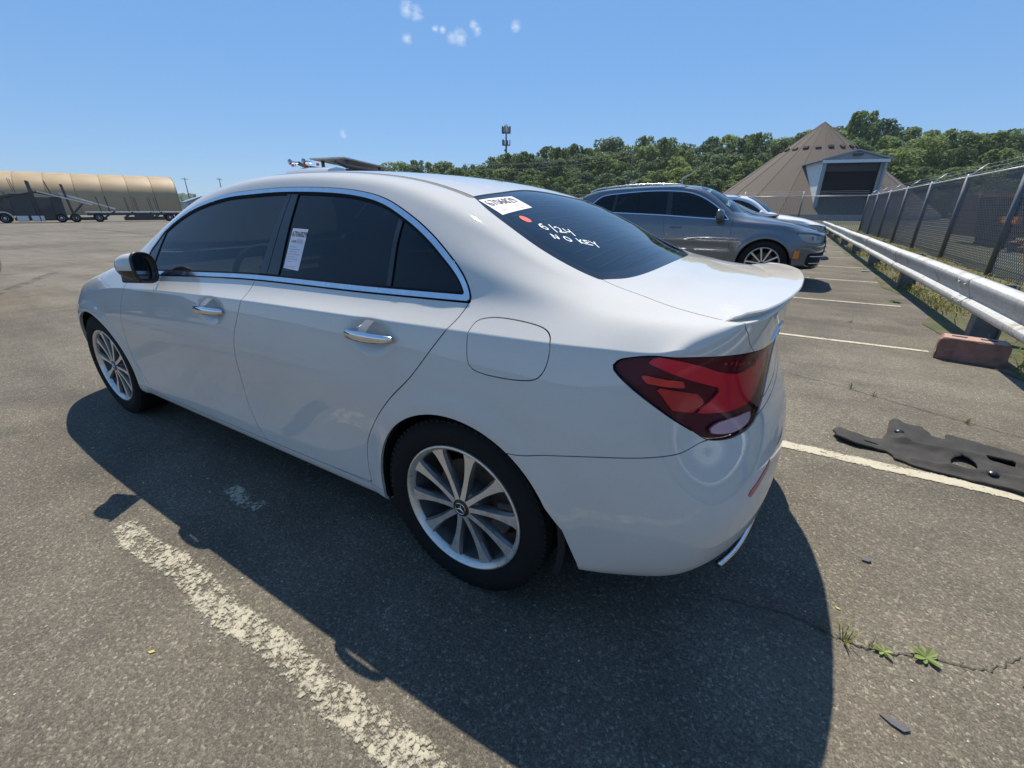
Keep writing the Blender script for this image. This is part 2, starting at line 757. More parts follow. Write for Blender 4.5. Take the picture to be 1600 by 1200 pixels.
# ------------------------------------------------------------------ the white sedan: body surface
def sedan_surface(level=4):
    xs = [-.56, -.45, -.33, -.2, -.05, .12, .3, .5, .75, 1.0, 1.25, 1.5, 1.75, 1.95, 2.12, 2.28, 2.45, 2.62, 2.8, 3.0, 3.18]
    rax, ray = [0, .008, .03, .06, .108, .185], [0, .26, .46, .60, .712, .80]
    fax, fay = [0, .01, .04, .09, .16, .26], [0, .25, .45, .60, .70, .765]

    def low(zr, xt, sy, sx, ys, zs, xn, zf, fy=1.0):
        L = []
        zc = pchip(*zip(*zs), [xs[0]])[0]
        for j in range(6):
            t = (j / 5) ** 2
            L.append((xt + rax[j] * sx, ray[j] * sy, zr + (zc - zr) * t))
        yy, zz = pchip(*zip(*ys), xs), pchip(*zip(*zs), xs)
        L += [(x, y, z) for x, y, z in zip(xs, yy, zz)]
        for j in range(5, -1, -1):
            t = (j / 5) ** 2
            L.append((xn - fax[j], fay[j] * fy, zf + (zz[-1] - zf) * t))
        return L
    c = lambda z: [(-.6, z), (1, z), (3.2, z)]
    lines = [
        low(.22, -.74, .84, 1, [(-.56, .70), (0, .74), (2.6, .74), (3.18, .66)], c(.20), 3.40, .20, .85),
        low(.27, -.815, .94, 1, [(-.56, .795), (-.45, .832), (-.33, .848), (0, .855), (2.6, .855), (3.0, .84), (3.18, .79)], [(-.6, .262), (-.43, .245), (-.2, .22), (1, .215), (3.2, .215)], 3.52, .22, .96),
        low(.34, -.865, .98, 1, [(-.56, .832), (-.45, .860), (-.33, .872), (0, .878), (2.6, .876), (3.0, .862), (3.18, .812)], [(-.6, .33), (-.2, .31), (1, .30), (3.2, .30)], 3.57, .30),
        low(.45, -.888, 1.0, 1, [(-.56, .850), (-.45, .876), (-.33, .886), (0, .89), (.5, .879), (1.2, .875), (2.2, .879), (2.7, .89), (3.0, .875), (3.18, .83)], c(.44), 3.59, .42, 1.02),
        low(.60, -.868, 1.0, 1, [(-.56, .852), (-.45, .880), (-.33, .891), (0, .896), (.5, .889), (1.2, .886), (2.2, .889), (2.7, .897), (3.0, .88), (3.18, .835)], c(.59), 3.59, .56, 1.02),
        low(.76, -.800, .985, .95, [(-.56, .836), (-.45, .864), (-.33, .881), (0, .893), (.5, .894), (1.2, .894), (2.2, .894), (2.7, .895), (3.0, .872), (3.18, .822)], [(-.6, .76), (1, .735), (2.3, .71), (3.2, .65)], 3.57, .64),
        low(.90, -.800, .962, .94, [(-.56, .806), (-.45, .830), (-.33, .846), (0, .860), (.5, .864), (1.2, .866), (2.2, .868), (2.7, .866), (3.0, .840), (3.18, .787)], [(-.6, .938), (-.45, .934), (0, .926), (.43, .917), (1.085, .902), (2.27, .845), (2.7, .788), (3.0, .742), (3.18, .708)], 3.54, .67, .98),
    ]
    lc = [(-.815, 0, 1.020), (-.806, .24, 1.016), (-.785, .42, 1.011), (-.762, .535, 1.006), (-.728, .63, .999), (-.665, .705, .990)]
    ly = pchip(*zip(*[(-.56, .747), (-.45, .766), (-.33, .778), (-.2, .785), (0, .787), (.5, .788), (1.06, .793), (1.45, .802), (1.89, .816), (2.12, .825), (2.28, .828), (2.45, .83), (2.8, .822), (3.0, .80), (3.18, .755)]), xs)
    lz = pchip(*zip(*[(-.56, .984), (-.33, .992), (0, 1.008), (.5, .998), (1.06, .99), (1.45, .973), (1.89, .946), (2.12, .93), (2.28, .912), (2.45, .892), (2.8, .842), (3.0, .802), (3.18, .757)]), xs)
    lc += list(zip(xs, ly, lz))
    lc += [(3.29, .69, .738), (3.37, .61, .732), (3.42, .51, .728), (3.46, .39, .726), (3.49, .22, .725), (3.50, 0, .725)]
    lines.append(lc)
    # upper profile points at each side station: (y, z) for four lines, then centre z; optional x shift per line
    U = {
        -.56: [(.692, 1.000), (.615, 1.011), (.49, 1.022), (.26, 1.033), 1.037],
        -.45: [(.710, 1.009), (.638, 1.026), (.50, 1.038), (.26, 1.048), 1.051],
        -.33: [(.728, 1.023), (.660, 1.046), (.545, 1.054), (.28, 1.061), 1.063],
        -.2: [(.745, 1.048), (.684, 1.086), (.597, 1.105), (.30, 1.124), 1.132],
        -.05: [(.752, 1.080), (.690, 1.144), (.600, 1.184), (.30, 1.205), 1.213],
        .12: [(.748, 1.112), (.682, 1.205), (.590, 1.257), (.30, 1.279), 1.286],
        .3: [(.738, 1.139), (.663, 1.260), (.573, 1.315), (.30, 1.335), 1.341],
        .5: [(.718, 1.158), (.635, 1.298), (.553, 1.353), (.30, 1.372), 1.377],
        .75: [(.710, 1.166), (.623, 1.318), (.547, 1.375), (.30, 1.395), 1.401],
        1.0: [(.708, 1.166), (.618, 1.325), (.545, 1.382), (.30, 1.403), 1.410],
        1.25: [(.710, 1.160), (.622, 1.319), (.547, 1.378), (.30, 1.402), 1.410],
        1.5: [(.718, 1.143), (.635, 1.293), (.552, 1.357), (.30, 1.390), 1.400],
        1.75: [(.735, 1.104), (.665, 1.228), (.565, 1.310), (.30, 1.360), 1.374],
        1.95: [(.765, 1.045), (.705, 1.140), (.595, 1.228), (.30, 1.288), 1.304],
        2.12: [(.792, .985), (.745, 1.052), (.630, 1.136), (.30, 1.207), 1.225],
        2.28: [(.802, .950), (.768, .985), (.655, 1.040), (.30, 1.105), 1.125],
        2.45: [(.80, .932), (.755, .952), (.65, .970), (.32, .992), 1.00],
        2.62: [(.79, .902), (.74, .917), (.62, .933), (.30, .955), .963],
        2.8: [(.775, .864), (.715, .879), (.60, .892), (.30, .912), .920],
        3.0: [(.745, .824), (.685, .837), (.58, .848), (.30, .864), .870],
        3.18: [(.71, .776), (.65, .788), (.55, .797), (.28, .812), .818],
    }
    xsh = {-.33: [0, 0, -.03, -.06, -.07], -.45: [0, 0, -.01, -.03, -.035], -.2: [0, 0, -.01, -.025, -.03]}
    for m in range(5):
        L = [None] * 6
        for x in xs:
            u = U[x]
            y, z = (u[m] if m < 4 else (0.0, u[4]))
            dx = xsh.get(x, [0] * 5)[m]
            L.append((x + dx, y, z))
        lines.append(L + [None] * 6)
    s_glass = 6 + 2
    cr = {'along': [(6, 5, 6 + 17, 1.0), (7, 0, 5, .8), (7, 28, 33, .5)], 'across': [(s_glass, 10, 12, .55)]}
    cr['along'][2] = (7, 27, 32, .5)
    return loft_body(lines, 8, 5, cr, level)


def bump1(t):
    t = np.clip(np.abs(t), 0, 1)
    return (1 - t * t) ** 2


def sedan_shape(s):
    V = s.V.copy()
    x, y, z = V.T
    side = (np.abs(s.N[:, 1]) > .35)
    for cx in (0.0, 2.729):                      # soft flare round the wheel openings
        r = np.hypot(x - cx, z - .32)
        y = y + np.where(side, .009 * bump1((r - .36) / .075), 0)
    for hx, hz in ((.335, .868), (1.315, .842)):   # finger dishes behind the door handles
        d = np.hypot((x - hx) / .105, (z - hz) / .062)
        y = y - np.where(side, .021 * bump1(d), 0)
    V[:, 1] = np.where(np.abs(V[:, 1]) < 1e-6, 0, y)
    # relax the rounded rear corner so its reflections run clean
    F = np.array(s.F)
    w = np.clip((-.40 - x) / .10, 0, 1) * np.clip((.86 - z) / .05, 0, 1) * np.clip((z - .34) / .06, 0, 1)
    w = (w * np.clip((np.abs(V[:, 1]) - .02) / .15, 0, 1))[:, None] * .5
    for it in range(70):
        acc = np.zeros_like(V)
        cnt = np.zeros(len(V))
        for a in range(4):
            for b in ((a + 1) % 4, (a + 3) % 4):
                np.add.at(acc, F[:, a], V[F[:, b]])
                np.add.at(cnt, F[:, a], 1)
        V = V + w * (acc / np.maximum(cnt, 1)[:, None] - V)
    return renormal(Surf(V, s.N, s.F))


# ------------------------------------------------------------------ car materials
def mat_paint(name, color, flake=0.0, dirt=0.05, rough=0.32, metal=0.0, dirt_col=(.35, .31, .26)):
    t = NT(name)
    c = t.coord()
    big = t.noise(2.2, 6, .65, c)
    fine = t.noise(900, 2, .5, c)
    spk = t.noise(160, 3, .6, c)
    base = t.mix(t.ramp(fine.outputs[0], [(.35, 0.0), (.75, flake)]), color, tuple(min(1, v * 1.6 + .04) for v in color))
    m = t.ramp(big.outputs[0], [(.42, 0.0), (.75, dirt)])
    base = t.mix(m, base, dirt_col)
    m2 = t.ramp(spk.outputs[0], [(.70, 0.0), (.74, dirt * 2.2)])
    base = t.mix(m2, base, dirt_col)
    t.l(base, t.b.inputs['Base Color'])
    t.set(Roughness=rough, Metallic=metal, Coat_Weight=1.0, Coat_Roughness=.025)
    t.b.inputs['Specular IOR Level'].default_value = 0.0 if metal == 0 else .5
    t.l(t.ramp(big.outputs[0], [(.35, .012), (.75, .05)]), t.b.inputs['Coat Roughness'])
    t.b.inputs['Coat IOR'].default_value = 1.62
    return t.m


def car_materials():
    mat_paint('white_paint', (.60, .575, .525), .3, .14)
    mat_paint('pure_white', (.80, .80, .80), .1, .08)
    mat_paint('grey_paint', (.10, .112, .13), .5, .10, .3, .5, (.3, .28, .25))
    mat_paint('black_paint', (.012, .013, .016), .1, .08, .3, 0, (.2, .19, .17))
    mat_paint('silver_paint', (.62, .63, .64), .3, .10, .3, .2)
    simple('trim_black', (.018, .018, .02), .35, var=.25, vscale=30, coat=.2)
    simple('frit_black', (.008, .008, .010), .08, spec=.35)
    simple('rubber', (.013, .013, .013), .8, var=.3, vscale=25, bump=.15, bscale=300, spec=.2)
    simple('under_black', (.012, .012, .012), .8)
    simple('cabin_black', (.03, .03, .032), .7, var=.2, vscale=20)
    simple('cabin_grey', (.20, .20, .20), .8, var=.1, vscale=20)
    simple('chrome', (.75, .76, .78), .10, 1.0, var=.04, vscale=40)
    simple('satin_chrome', (.72, .73, .75), .22, 1.0, var=.06, vscale=30)
    simple('alloy_face', (.74, .70, .64), .33, .65, var=.12, vscale=45)
    simple('alloy_side', (.21, .205, .20), .5, .5, var=.2, vscale=35)
    simple('alloy_shade', (.16, .155, .15), .5, .4, var=.25, vscale=30)  # rim barrel coloured dark to deepen the shade between the spokes
    simple('wire_dark', (.035, .03, .03), .6)
    simple('disc_iron', (.12, .10, .085), .55, .8, var=.3, vscale=60)
    simple('gap_dark', (.01, .01, .011), .8)
    mat_glass('tint_glass', (.15, .165, .175), .9)
    mat_glass('rear_tint', (.06, .065, .075), .9)
    mat_glass('clear_glass', (.55, .60, .58), .95)
    mat_glass('lens_red', (1.0, .78, .80), .55, 1.22)
    mat_glass('lens_clear', (.85, .87, .88), .9)
    simple('lamp_dark', (.09, .006, .020), .4)
    simple('lamp_red', (.95, .04, .085), .3, coat=.2)
    simple('lamp_orange', (.95, .085, .06), .3, coat=.3)
    simple('lamp_amber', (.70, .055, .05), .3, coat=.3)
    simple('lamp_clear', (.92, .90, .90), .25)
    simple('reflector_red', (.45, .03, .04), .3, coat=.8)
    simple('paper', (.80, .76, .77), .7, var=.05, vscale=8)
    simple('print_ink', (.06, .06, .09), .7)
    simple('print_pale', (.55, .50, .55), .7)
    simple('marker_white', (.86, .88, .90), .6)
    simple('dot_red', (.85, .10, .07), .6)
    simple('mirror_glass', (.35, .37, .38), .04, 1.0)
    t = NT('clear_tape')
    t.set(Base_Color=(.55, .57, .60), Roughness=.25, Alpha=.20)
    simple('ditch_trim', (.16, .15, .14), .85, var=.35, vscale=90, bump=.3, bscale=220)


# ------------------------------------------------------------------ small car parts
def strip_quads(name, pts_a, pts_b, mat, parent):
    n = len(pts_a)
    V = list(pts_a) + list(pts_b)
    F = [(i, i + 1, n + i + 1, n + i) for i in range(n - 1)]
    return mesh_obj(name, V, F, mat, parent, True)


def text_mesh(txt, size=1.0, bold=0.0):
    """flat lettering as (V, F) with z = 0, baseline at y = 0"""
    cu = bpy.data.curves.new('t', 'FONT')
    cu.body = txt
    cu.size = size
    cu.resolution_u = 3
    cu.offset = bold
    o = bpy.data.objects.new('t', cu)
    link(o)
    dg = bpy.context.evaluated_depsgraph_get()
    me = o.evaluated_get(dg).to_mesh()
    V = [tuple(v.co) for v in me.vertices]
    F = [tuple(p.vertices) for p in me.polygons]
    o.evaluated_get(dg).to_mesh_clear()
    bpy.data.objects.remove(o)
    bpy.data.curves.remove(cu)
    return V, F


def ribbon(pts, w):
    """2-D stroke outline as quads"""
    P = [np.array(p, float) for p in pts]
    V, F = [], []
    for i, p in enumerate(P):
        d = P[min(i + 1, len(P) - 1)] - P[max(i - 1, 0)]
        d = d / max(np.linalg.norm(d), 1e-9)
        nrm = np.array([-d[1], d[0]]) * w / 2
        V += [tuple(p + nrm), tuple(p - nrm)]
    for i in range(len(P) - 1):
        F.append((2 * i, 2 * i + 1, 2 * i + 3, 2 * i + 2))
    return V, F


from mathutils.bvhtree import BVHTree


class Drape:
    """lays flat artwork on a surface by casting rays in one direction"""
    def __init__(self, surf, frame, direction):
        self.bvh = BVHTree.FromPolygons([tuple(v) for v in surf.V], [tuple(f) for f in surf.F])
        self.o, self.u, self.v = (Vector(a) for a in frame)
        self.d = Vector(direction).normalized()

    def pt(self, p, off):
        q = self.o + self.u * p[0] + self.v * p[1] - self.d * 0.6
        h = self.bvh.ray_cast(q, self.d)
        if h[0] is None:
            h = self.bvh.find_nearest(self.o + self.u * p[0] + self.v * p[1])
        n = h[1]
        if n.dot(self.d) > 0:
            n = -n
        return h[0] + n * off

    def obj(self, name, V2, F, off, mat, parent):
        return mesh_obj(name, [self.pt(p, off) for p in V2], F, mat, parent, False)

    def sheet(self, name, corners, off, mat, parent, n=10):
        a, b, c, d = (np.array(p, float) for p in corners)
        V, F = [], []
        for i in range(n + 1):
            for j in range(n + 1):
                s, t = i / n, j / n
                V.append((1 - t) * ((1 - s) * a + s * b) + t * ((1 - s) * d + s * c))
        for i in range(n):
            for j in range(n):
                k = i * (n + 1) + j
                F.append((k, k + n + 1, k + n + 2, k + 1))
        return self.obj(name, V, F, off, mat, parent)


def wheel_meshes(kind):
    """shared mesh data for a wheel whose axis is +y (outer face at y = +0)"""
    D = {}
    if kind == 'sedan':
        RT, RR, W, NS = .322, .232, .205, 10
    else:
        RT, RR, W, NS = .378, .272, .255, 10
    # tyre: lathe with bulging sidewall and grooves
    pr = [(RR - .004, -.012), (RR + .004, -.002), (RR + .016, .003), (RR + (RT - RR) * .45, .009), (RT - .030, .006), (RT - .014, -.002), (RT - .007, -.010)]
    y = -.012
    n = 5
    for g in range(n):
        w = (W - .04) / n
        a0 = -.014 - g * w
        pr += [(RT - .003 + .003 * (1 - abs(g - 2) / 2), a0), (RT - .001, a0 - w * .74), (RT - .009, a0 - w * .78), (RT - .009, a0 - w * .96)]
    pr += [(RT - .012, -W + .02), (RT - .03, -W + .004), (RR + .02, -W), (RR, -W + .012)]
    mb = MB().lathe(pr, 'y', 72)
    # shoulder sipes
    for k in range(80):
        a = 2 * math.pi * (k + .5) / 80
        rot = Matrix.Rotation(-a, 3, 'Y')
        p = rot @ Vector((RT - .0095, -.018, 0))
        mb.box(p, (.013, .026, .0165), rot)
    o = mb.build('tyre', 'rubber', None, auto=.6)
    D['tyre'] = o.data
    bpy.data.objects.remove(o)
    mb = MB().lathe([(RR - .006, -.014), (RR, -.004), (RR - .001, .000), (RR - .006, .0015), (RR - .013, -.003), (RR - .019, -.012), (RR - .022, -.022)], 'y', 72)
    o = mb.build('rim', 'alloy_face', None, auto=.7)
    D['rim'] = o.data
    bpy.data.objects.remove(o)
    mb = MB().lathe([(RR - .022, -.022), (RR - .025, -.05), (RR - .034, -.10), (RR - .03, -.17), (RR - .005, -.18)], 'y', 72)
    o = mb.build('barrel', 'alloy_shade', None, auto=.7)
    D['barrel'] = o.data
    bpy.data.objects.remove(o)
    # one spoke pointing to +x
    V, F = [], []
    M = []
    N = 9
    r0, r1 = .030, RR - .014
    for i in range(N):
        t = i / (N - 1)
        r = r0 + (r1 - r0) * t
        if kind == 'sedan':
            w = .0085 + .0035 * abs(t - .35) + .011 * max(0, (t - .5) / .5) ** 1.6
            yy = -.022 + .010 * t + .012 * (1 - t) ** 3
            dep = .034 - .012 * t
            fl = 1.3 + 1.6 * (1 - t) * t
        else:
            w = .0095 + .004 * t
            yy = -.030 + .022 * t + .01 * (1 - t) ** 3
            dep = .034 - .010 * t
            fl = 1.5
        if i == N - 1:
            w *= 1.25
        V += [(r, yy, -w), (r, yy, w), (r, yy - dep * .45, w * fl * .95), (r, yy - dep, w * fl * .8), (r, yy - dep, -w * fl * .8), (r, yy - dep * .45, -w * fl * .95)]
    for i in range(N - 1):
        for k in range(6):
            k2 = (k + 1) % 6
            F.append((i * 6 + k, i * 6 + k2, i * 6 + 6 + k2, i * 6 + 6 + k))
            M.append(0 if k == 0 else 1)
    o = mesh_obj('spoke', V, F, 'alloy_face')
    o.data.materials.append(MATS['alloy_side'])
    for p, m in zip(o.data.polygons, M):
        p.material_index = m
        p.use_smooth = m == 1
    finish(o, 0, .55)
    D['spoke'] = o.data
    bpy.data.objects.remove(o)
    # hub with cap and bolt holes
    mb = MB().lathe([(.0, -.010), (.030, -.010), (.034, -.013), (.036, -.02), (.060, -.030), (.066, -.05), (.066, -.09), (0, -.09)], 'y', 40)
    o = mb.build('hub', 'alloy_side', None, auto=.5)
    D['hub'] = o.data
    bpy.data.objects.remove(o)
    mb = MB().lathe([(0, -.0065), (.024, -.0065), (.030, -.0075), (.0325, -.010), (.0325, -.014)], 'y', 40)
    o = mb.build('cap', 'trim_black', None, auto=.5)
    D['cap'] = o.data
    bpy.data.objects.remove(o)
    # three-pointed star in a ring, as on the caps
    mb = MB()
    ring = [(.0205 * math.cos(a), -.0055, .0205 * math.sin(a)) for a in np.linspace(0, 2 * math.pi, 32, endpoint=False)]
    mb.tube(ring, .0014, 6, closed=True)
    for k in range(3):
        a = math.pi / 2 + k * 2 * math.pi / 3 + .25
        c, s = math.cos(a), math.sin(a)
        V = [(.0195 * c, -.0052, .0195 * s), (-.0035 * s, -.0052, .0035 * c), (0, -.0030, 0), (.0035 * s, -.0052, -.0035 * c)]
        mb.add(V, [(0, 1, 2), (0, 2, 3)])
    o = mb.build('star', 'satin_chrome', None, auto=.6)
    D['star'] = o.data
    bpy.data.objects.remove(o)
    mb = MB()
    for k in range(5):
        a = 2 * math.pi * k / 5 + .3
        mb.lathe([(.0085, -.026), (.0085, -.055)], 'y', 10, (.046 * math.cos(a), 0, .046 * math.sin(a)))
        mb.lathe([(.0, -.03), (.0085, -.031)], 'y', 10, (.046 * math.cos(a), 0, .046 * math.sin(a)))
    o = mb.build('bolts', 'gap_dark', None)
    D['bolts'] = o.data
    bpy.data.objects.remove(o)
    mb = MB().lathe([(.07, -.085), (.145 if kind == 'sedan' else .175, -.085), (.145 if kind == 'sedan' else .175, -.105), (.07, -.105)], 'y', 48)
    o = mb.build('disc', 'disc_iron', None, auto=.5)
    D['disc'] = o.data
    bpy.data.objects.remove(o)
    mb = MB().prism([(.10 * math.cos(a), .10 * math.sin(a)) for a in np.linspace(-.5, .5, 6)] + [(.165 * math.cos(a), .165 * math.sin(a)) for a in np.linspace(.5, -.5, 6)], 'y', -.125, -.075)
    o = mb.build('caliper', 'alloy_side', None, bevel=.006)
    D['caliper'] = o.data
    bpy.data.objects.remove(o)
    D['ns'] = NS
    return D


def add_wheel(D, parent, x, y, z, side, spin=0.0, steer=0.0, star=True):
    """side +1: outer face towards +y"""
    w = empty('wheel', (x, y, z))
    w.parent = parent
    w.rotation_euler = (0, spin, steer) if side > 0 else (0, spin, math.pi + steer)
    w.rotation_mode = 'XYZ'
    data_obj('tyre', D['tyre'], w)
    data_obj('rim', D['rim'], w)
    data_obj('barrel', D['barrel'], w)
    for k in range(D['ns']):
        data_obj('spoke', D['spoke'], w, rot=(0, 2 * math.pi * k / D['ns'], 0))
    data_obj('hub', D['hub'], w)
    data_obj('wheel_bolts', D['bolts'], w)['kind'] = 'stuff'
    data_obj('centre_cap', D['cap'], w)
    if star:
        data_obj('cap_emblem', D['star'], w)
    data_obj('brake_disc', D['disc'], w)
    data_obj('brake_caliper', D['caliper'], w, rot=(0, math.pi * .9 - spin, 0))
    return w


def ellip_bar(name, pts, ry, rz, mat, parent, seg=14, out=(0, 1, 0)):
    """rounded bar through pts with elliptical section (ry outward, rz the other way); radii lists"""
    P = [Vector(p) for p in pts]
    n = len(P)
    V, F = [], []
    o = Vector(out)
    for i, p in enumerate(P):
        d = (P[min(i + 1, n - 1)] - P[max(i - 1, 0)]).normalized()
        a = (o - d * o.dot(d)).normalized()
        b = d.cross(a)
        for k in range(seg):
            t = 2 * math.pi * k / seg
            ct, st = math.cos(t), math.sin(t)
            ct = math.copysign(abs(ct) ** .75, ct)
            st = math.copysign(abs(st) ** .75, st)
            V.append(p + a * ct * ry[i] + b * st * rz[i])
    for i in range(n - 1):
        for k in range(seg):
            k2 = (k + 1) % seg
            F.append((i * seg + k, i * seg + k2, i * seg + seg + k2, i * seg + seg + k))
    F.append(tuple(range(seg)))
    F.append(tuple((n - 1) * seg + k for k in range(seg)))
    ob = mesh_obj(name, V, F, mat, parent, True)
    finish(ob, 0, 1.0)
    return ob


def seat(parent, x, y, mat='cabin_black', w=.5):
    mb = MB()
    mb.box((x, y, .46), (.5, w, .16))
    mb.box((x - .30, y, .78), (.13, w * .94, .58), Matrix.Rotation(-.22, 3, 'Y'))
    mb.box((x - .40, y, 1.13), (.09, w * .52, .16), Matrix.Rotation(-.15, 3, 'Y'))
    o = mb.build('seat', mat, parent, bevel=.04, auto=.6)
    return o


# ------------------------------------------------------------------ the white sedan
def bline(x):
    return pchip([-.95, -.75, -.685, -.633, -.593, -.431, -.329, -.24, -.1], [.700, .712, .716, .692, .684, .659, .637, .615, .60], x)


def lid_y(x, z):
    top = pchip([-.80, -.668, -.637, -.555, -.443, -.336, -.25], [.665, .655, .648, .630, .604, .586, .575], x)
    rear = pchip([.60, .72, .80, .89, .945, .99], [.46, .47, .50, .555, .625, .655], z)
    w = np.clip((z - .975) / .02, 0, 1)
    return np.where(x < -.60, w * top + (1 - w) * rear, top)


LAMP = [(-.393, .893), (-.382, .913), (-.366, .920), (-.336, .928), (-.308, .931), (-.217, .928), (-.08, .918), (.03, .904), (.12, .894), (.21, .885), (.30, .876), (.335, .862), (.315, .828), (.245, .785), (.17, .748), (.10, .722), (.03, .703), (-.075, .702), (-.152, .711), (-.188, .721), (-.222, .743), (-.281, .782), (-.338, .827), (-.373, .862)]


def lamp_uv(V):
    return np.stack([-.6 * V[:, 0] - .8 * V[:, 1], V[:, 2]], 1)


def build_sedan():
    car = empty('white_sedan', (0, 0, 0), 0, 'white four-door sedan with chrome window trim parked in the foreground', 'car')
    S = sedan_shape(sedan_surface(4))
    PM = 'white_paint'
    # wheel openings
    ra = [(.352 * math.cos(a), .32 + .352 * math.sin(a)) for a in np.linspace(R(-8), R(155), 30)] + [(-.374, .404), (-.415, .289), (-.44, .10), (.362, .10)]
    fa = [(2.729 + .352 * math.cos(a), .32 + .352 * math.sin(a)) for a in np.linspace(R(-8), R(188), 34)] + [(2.37, .10), (3.09, .10)]
    for arch in (ra, fa):
        S = S.cut(poly_sd(S.xz(), np.array(arch)))[1]
    # side window area
    dlo = catmull([(2.075, .928, 1), (2.032, 1.054), (2.002, 1.089), (1.938, 1.157), (1.74, 1.247), (1.476, 1.302), (1.232, 1.319), (1.0, 1.325), (.735, 1.318), (.556, 1.302), (.419, 1.274), (.286, 1.225), (.187, 1.176), (.105, 1.124), (.05, 1.083), (.016, 1.047), (-.006, 1.012), (-.010, .9965, 1), (.195, .991), (.487, .984), (1.052, .977), (1.44, .961), (1.883, .938)], 5)
    side_dlo, S = S.take(lambda V: poly_sd(V[:, [0, 2]], dlo), .004)
    under = S
    # rear screen, windscreen
    rg = [(.173, .508, 1), (.055, .571), (-.104, .606), (-.249, .600), (-.322, .590, 1), (-.367, .478), (-.394, .288), (-.400, 0)]
    rgp = catmull(rg + [(a, -b, *c) for a, b, *c in rg[-2::-1]] + [(.193, -.315), (.232, 0), (.193, .315)], 6)
    rear_glass, S = S.take(lambda V: poly_sd(V[:, :2], rgp), .005)
    wsp = [(1.70, .50, 1), (1.95, .562), (2.15, .62), (2.30, .668, 1), (2.385, .5), (2.43, .28), (2.445, 0)]
    wsp = catmull(wsp + [(a, -b, *c) for a, b, *c in wsp[-2::-1]] + [(1.65, -.3), (1.625, 0), (1.65, .3)], 6)
    wind, S = S.take(lambda V: poly_sd(V[:, :2], wsp), .005)
    # roof mouldings and roof
    ditch_in = lambda x: pchip([.05, .19, .26, .4, .6, 1.0, 1.6, 1.8], [.52, .503, .505, .508, .512, .515, .50, .49], x)
    def f_ditch(V):
        x, y, z = V.T
        return np.maximum.reduce([ditch_in(x) - y, y - ditch_in(x) - .032, .165 - x, x - 1.72])
    ditch, S = S.take(f_ditch, .002)
    roof, S = S.take(lambda V: np.maximum.reduce([V[:, 1] - ditch_in(V[:, 0]), .1 - V[:, 0], V[:, 0] - 1.8, 1.15 - V[:, 2]]), .002)
    # tail lamps, lid
    lp = catmull(LAMP, 5)
    f_lamp = lambda V: np.where((V[:, 0] < -.38) & (V[:, 2] > .6) & (V[:, 1] > 0), poly_sd(lamp_uv(V), lp), 1.0)
    lamp, S = S.take(f_lamp, .004)
    under = under.cut(poly_sd(under.xy(), rgp))[1]
    under = under.cut(poly_sd(under.xy(), wsp))[1]
    under = under.cut(f_lamp(under.V))[1]
    under = under.offset(-.014)
    lid, S = S.take(lambda V: np.maximum.reduce([V[:, 1] - lid_y(V[:, 0], V[:, 2]), V[:, 0] + .28, .735 - V[:, 2]]), .004)
    bumper, S = S.take(lambda V: np.maximum(V[:, 2] - bline(V[:, 0]), V[:, 0] + .2), .0035)
    # fuel flap and doors
    fuel_p = catmull([(-.046, .900), (-.048, .940), (-.066, .961), (-.125, .971), (-.224, .967), (-.276, .955), (-.296, .925), (-.290, .866), (-.262, .834), (-.183, .823), (-.091, .826), (-.056, .846)], 5)
    fuel, S = S.take(lambda V: poly_sd(V[:, [0, 2]], fuel_p), .003)
    g1 = [(1.057, 1.02), (1.062, .965), (1.072, .921), (1.112, .823), (1.140, .760), (1.178, .616), (1.198, .48), (1.190, .41), (1.160, .337), (1.100, .272)]
    fdoor = catmull([(1.058, 1.20, 1), (1.057, 1.02, 1)] + g1[1:-1] + [(1.100, .266, 1), (1.6, .262), (2.215, .258, 1), (2.27, .32), (2.325, .42), (2.335, .52), (2.285, .67), (2.236, .787), (2.190, .868), (2.13, .94, 1), (2.0, 1.2, 1)], 5)
    rdoor = catmull([(1.20, 1.2, 1), (1.20, .266, 1), (.8, .270), (.418, .280, 1), (.424, .36), (.416, .431), (.391, .493), (.325, .589), (.25, .675), (.158, .764), (.082, .86), (.017, .944), (-.003, .985), (-.004, 1.0, 1), (.06, 1.07, 1), (.3, 1.2, 1)], 5)
    door_f, S = S.take(lambda V: poly_sd(V[:, [0, 2]], fdoor), .0042)
    door_r, S = S.take(lambda V: np.where(V[:, 2] < 1.05, poly_sd(V[:, [0, 2]], rdoor), 1), .0042)
    sill, S = S.take(lambda V: np.maximum.reduce([V[:, 2] - .272, .2 - V[:, 0], V[:, 0] - 2.6]), .003)
    # front end
    hood_y = lambda x: pchip([2.3, 2.6, 3.0, 3.3, 3.5], [.74, .735, .70, .62, .3], x)
    hood, S = S.take(lambda V: np.maximum.reduce([V[:, 1] - hood_y(V[:, 0]), 2.40 - V[:, 0], .765 - V[:, 2]]), .004)
    hl = catmull([(3.03, .745), (3.2, .770), (3.36, .735), (3.50, .665), (3.46, .62), (3.25, .650)], 5)
    f_head = lambda V: np.where(V[:, 1] > .2, poly_sd(V[:, [0, 2]], hl), 1)
    head, S = S.take(f_head, .004)
    under = under.cut(f_head(under.V))[1]
    fbump, S = S.take(lambda V: 3.06 - V[:, 0] + np.maximum(0, V[:, 2] - .6) * .5, .0035)
    fender, S = S.take(lambda V: np.maximum(2.13 - V[:, 0], V[:, 2] - 1.1), 0)
    # ---- objects
    S.pair('quarter_panel', PM, car, .012)
    fender.pair('front_fender', PM, car, .014)
    fbump.obj('front_bumper', PM, car)
    hood.obj('hood', PM, car)
    h = head.pair('headlight', 'lens_clear', car, .03)
    for o, sg in zip(h, (1, -1)):
        b = head if sg > 0 else head.mirrored()
        b.offset(-.03).obj('lamp_bowl', 'alloy_side', o, 0, False)
    roof.obj('roof', PM, car)
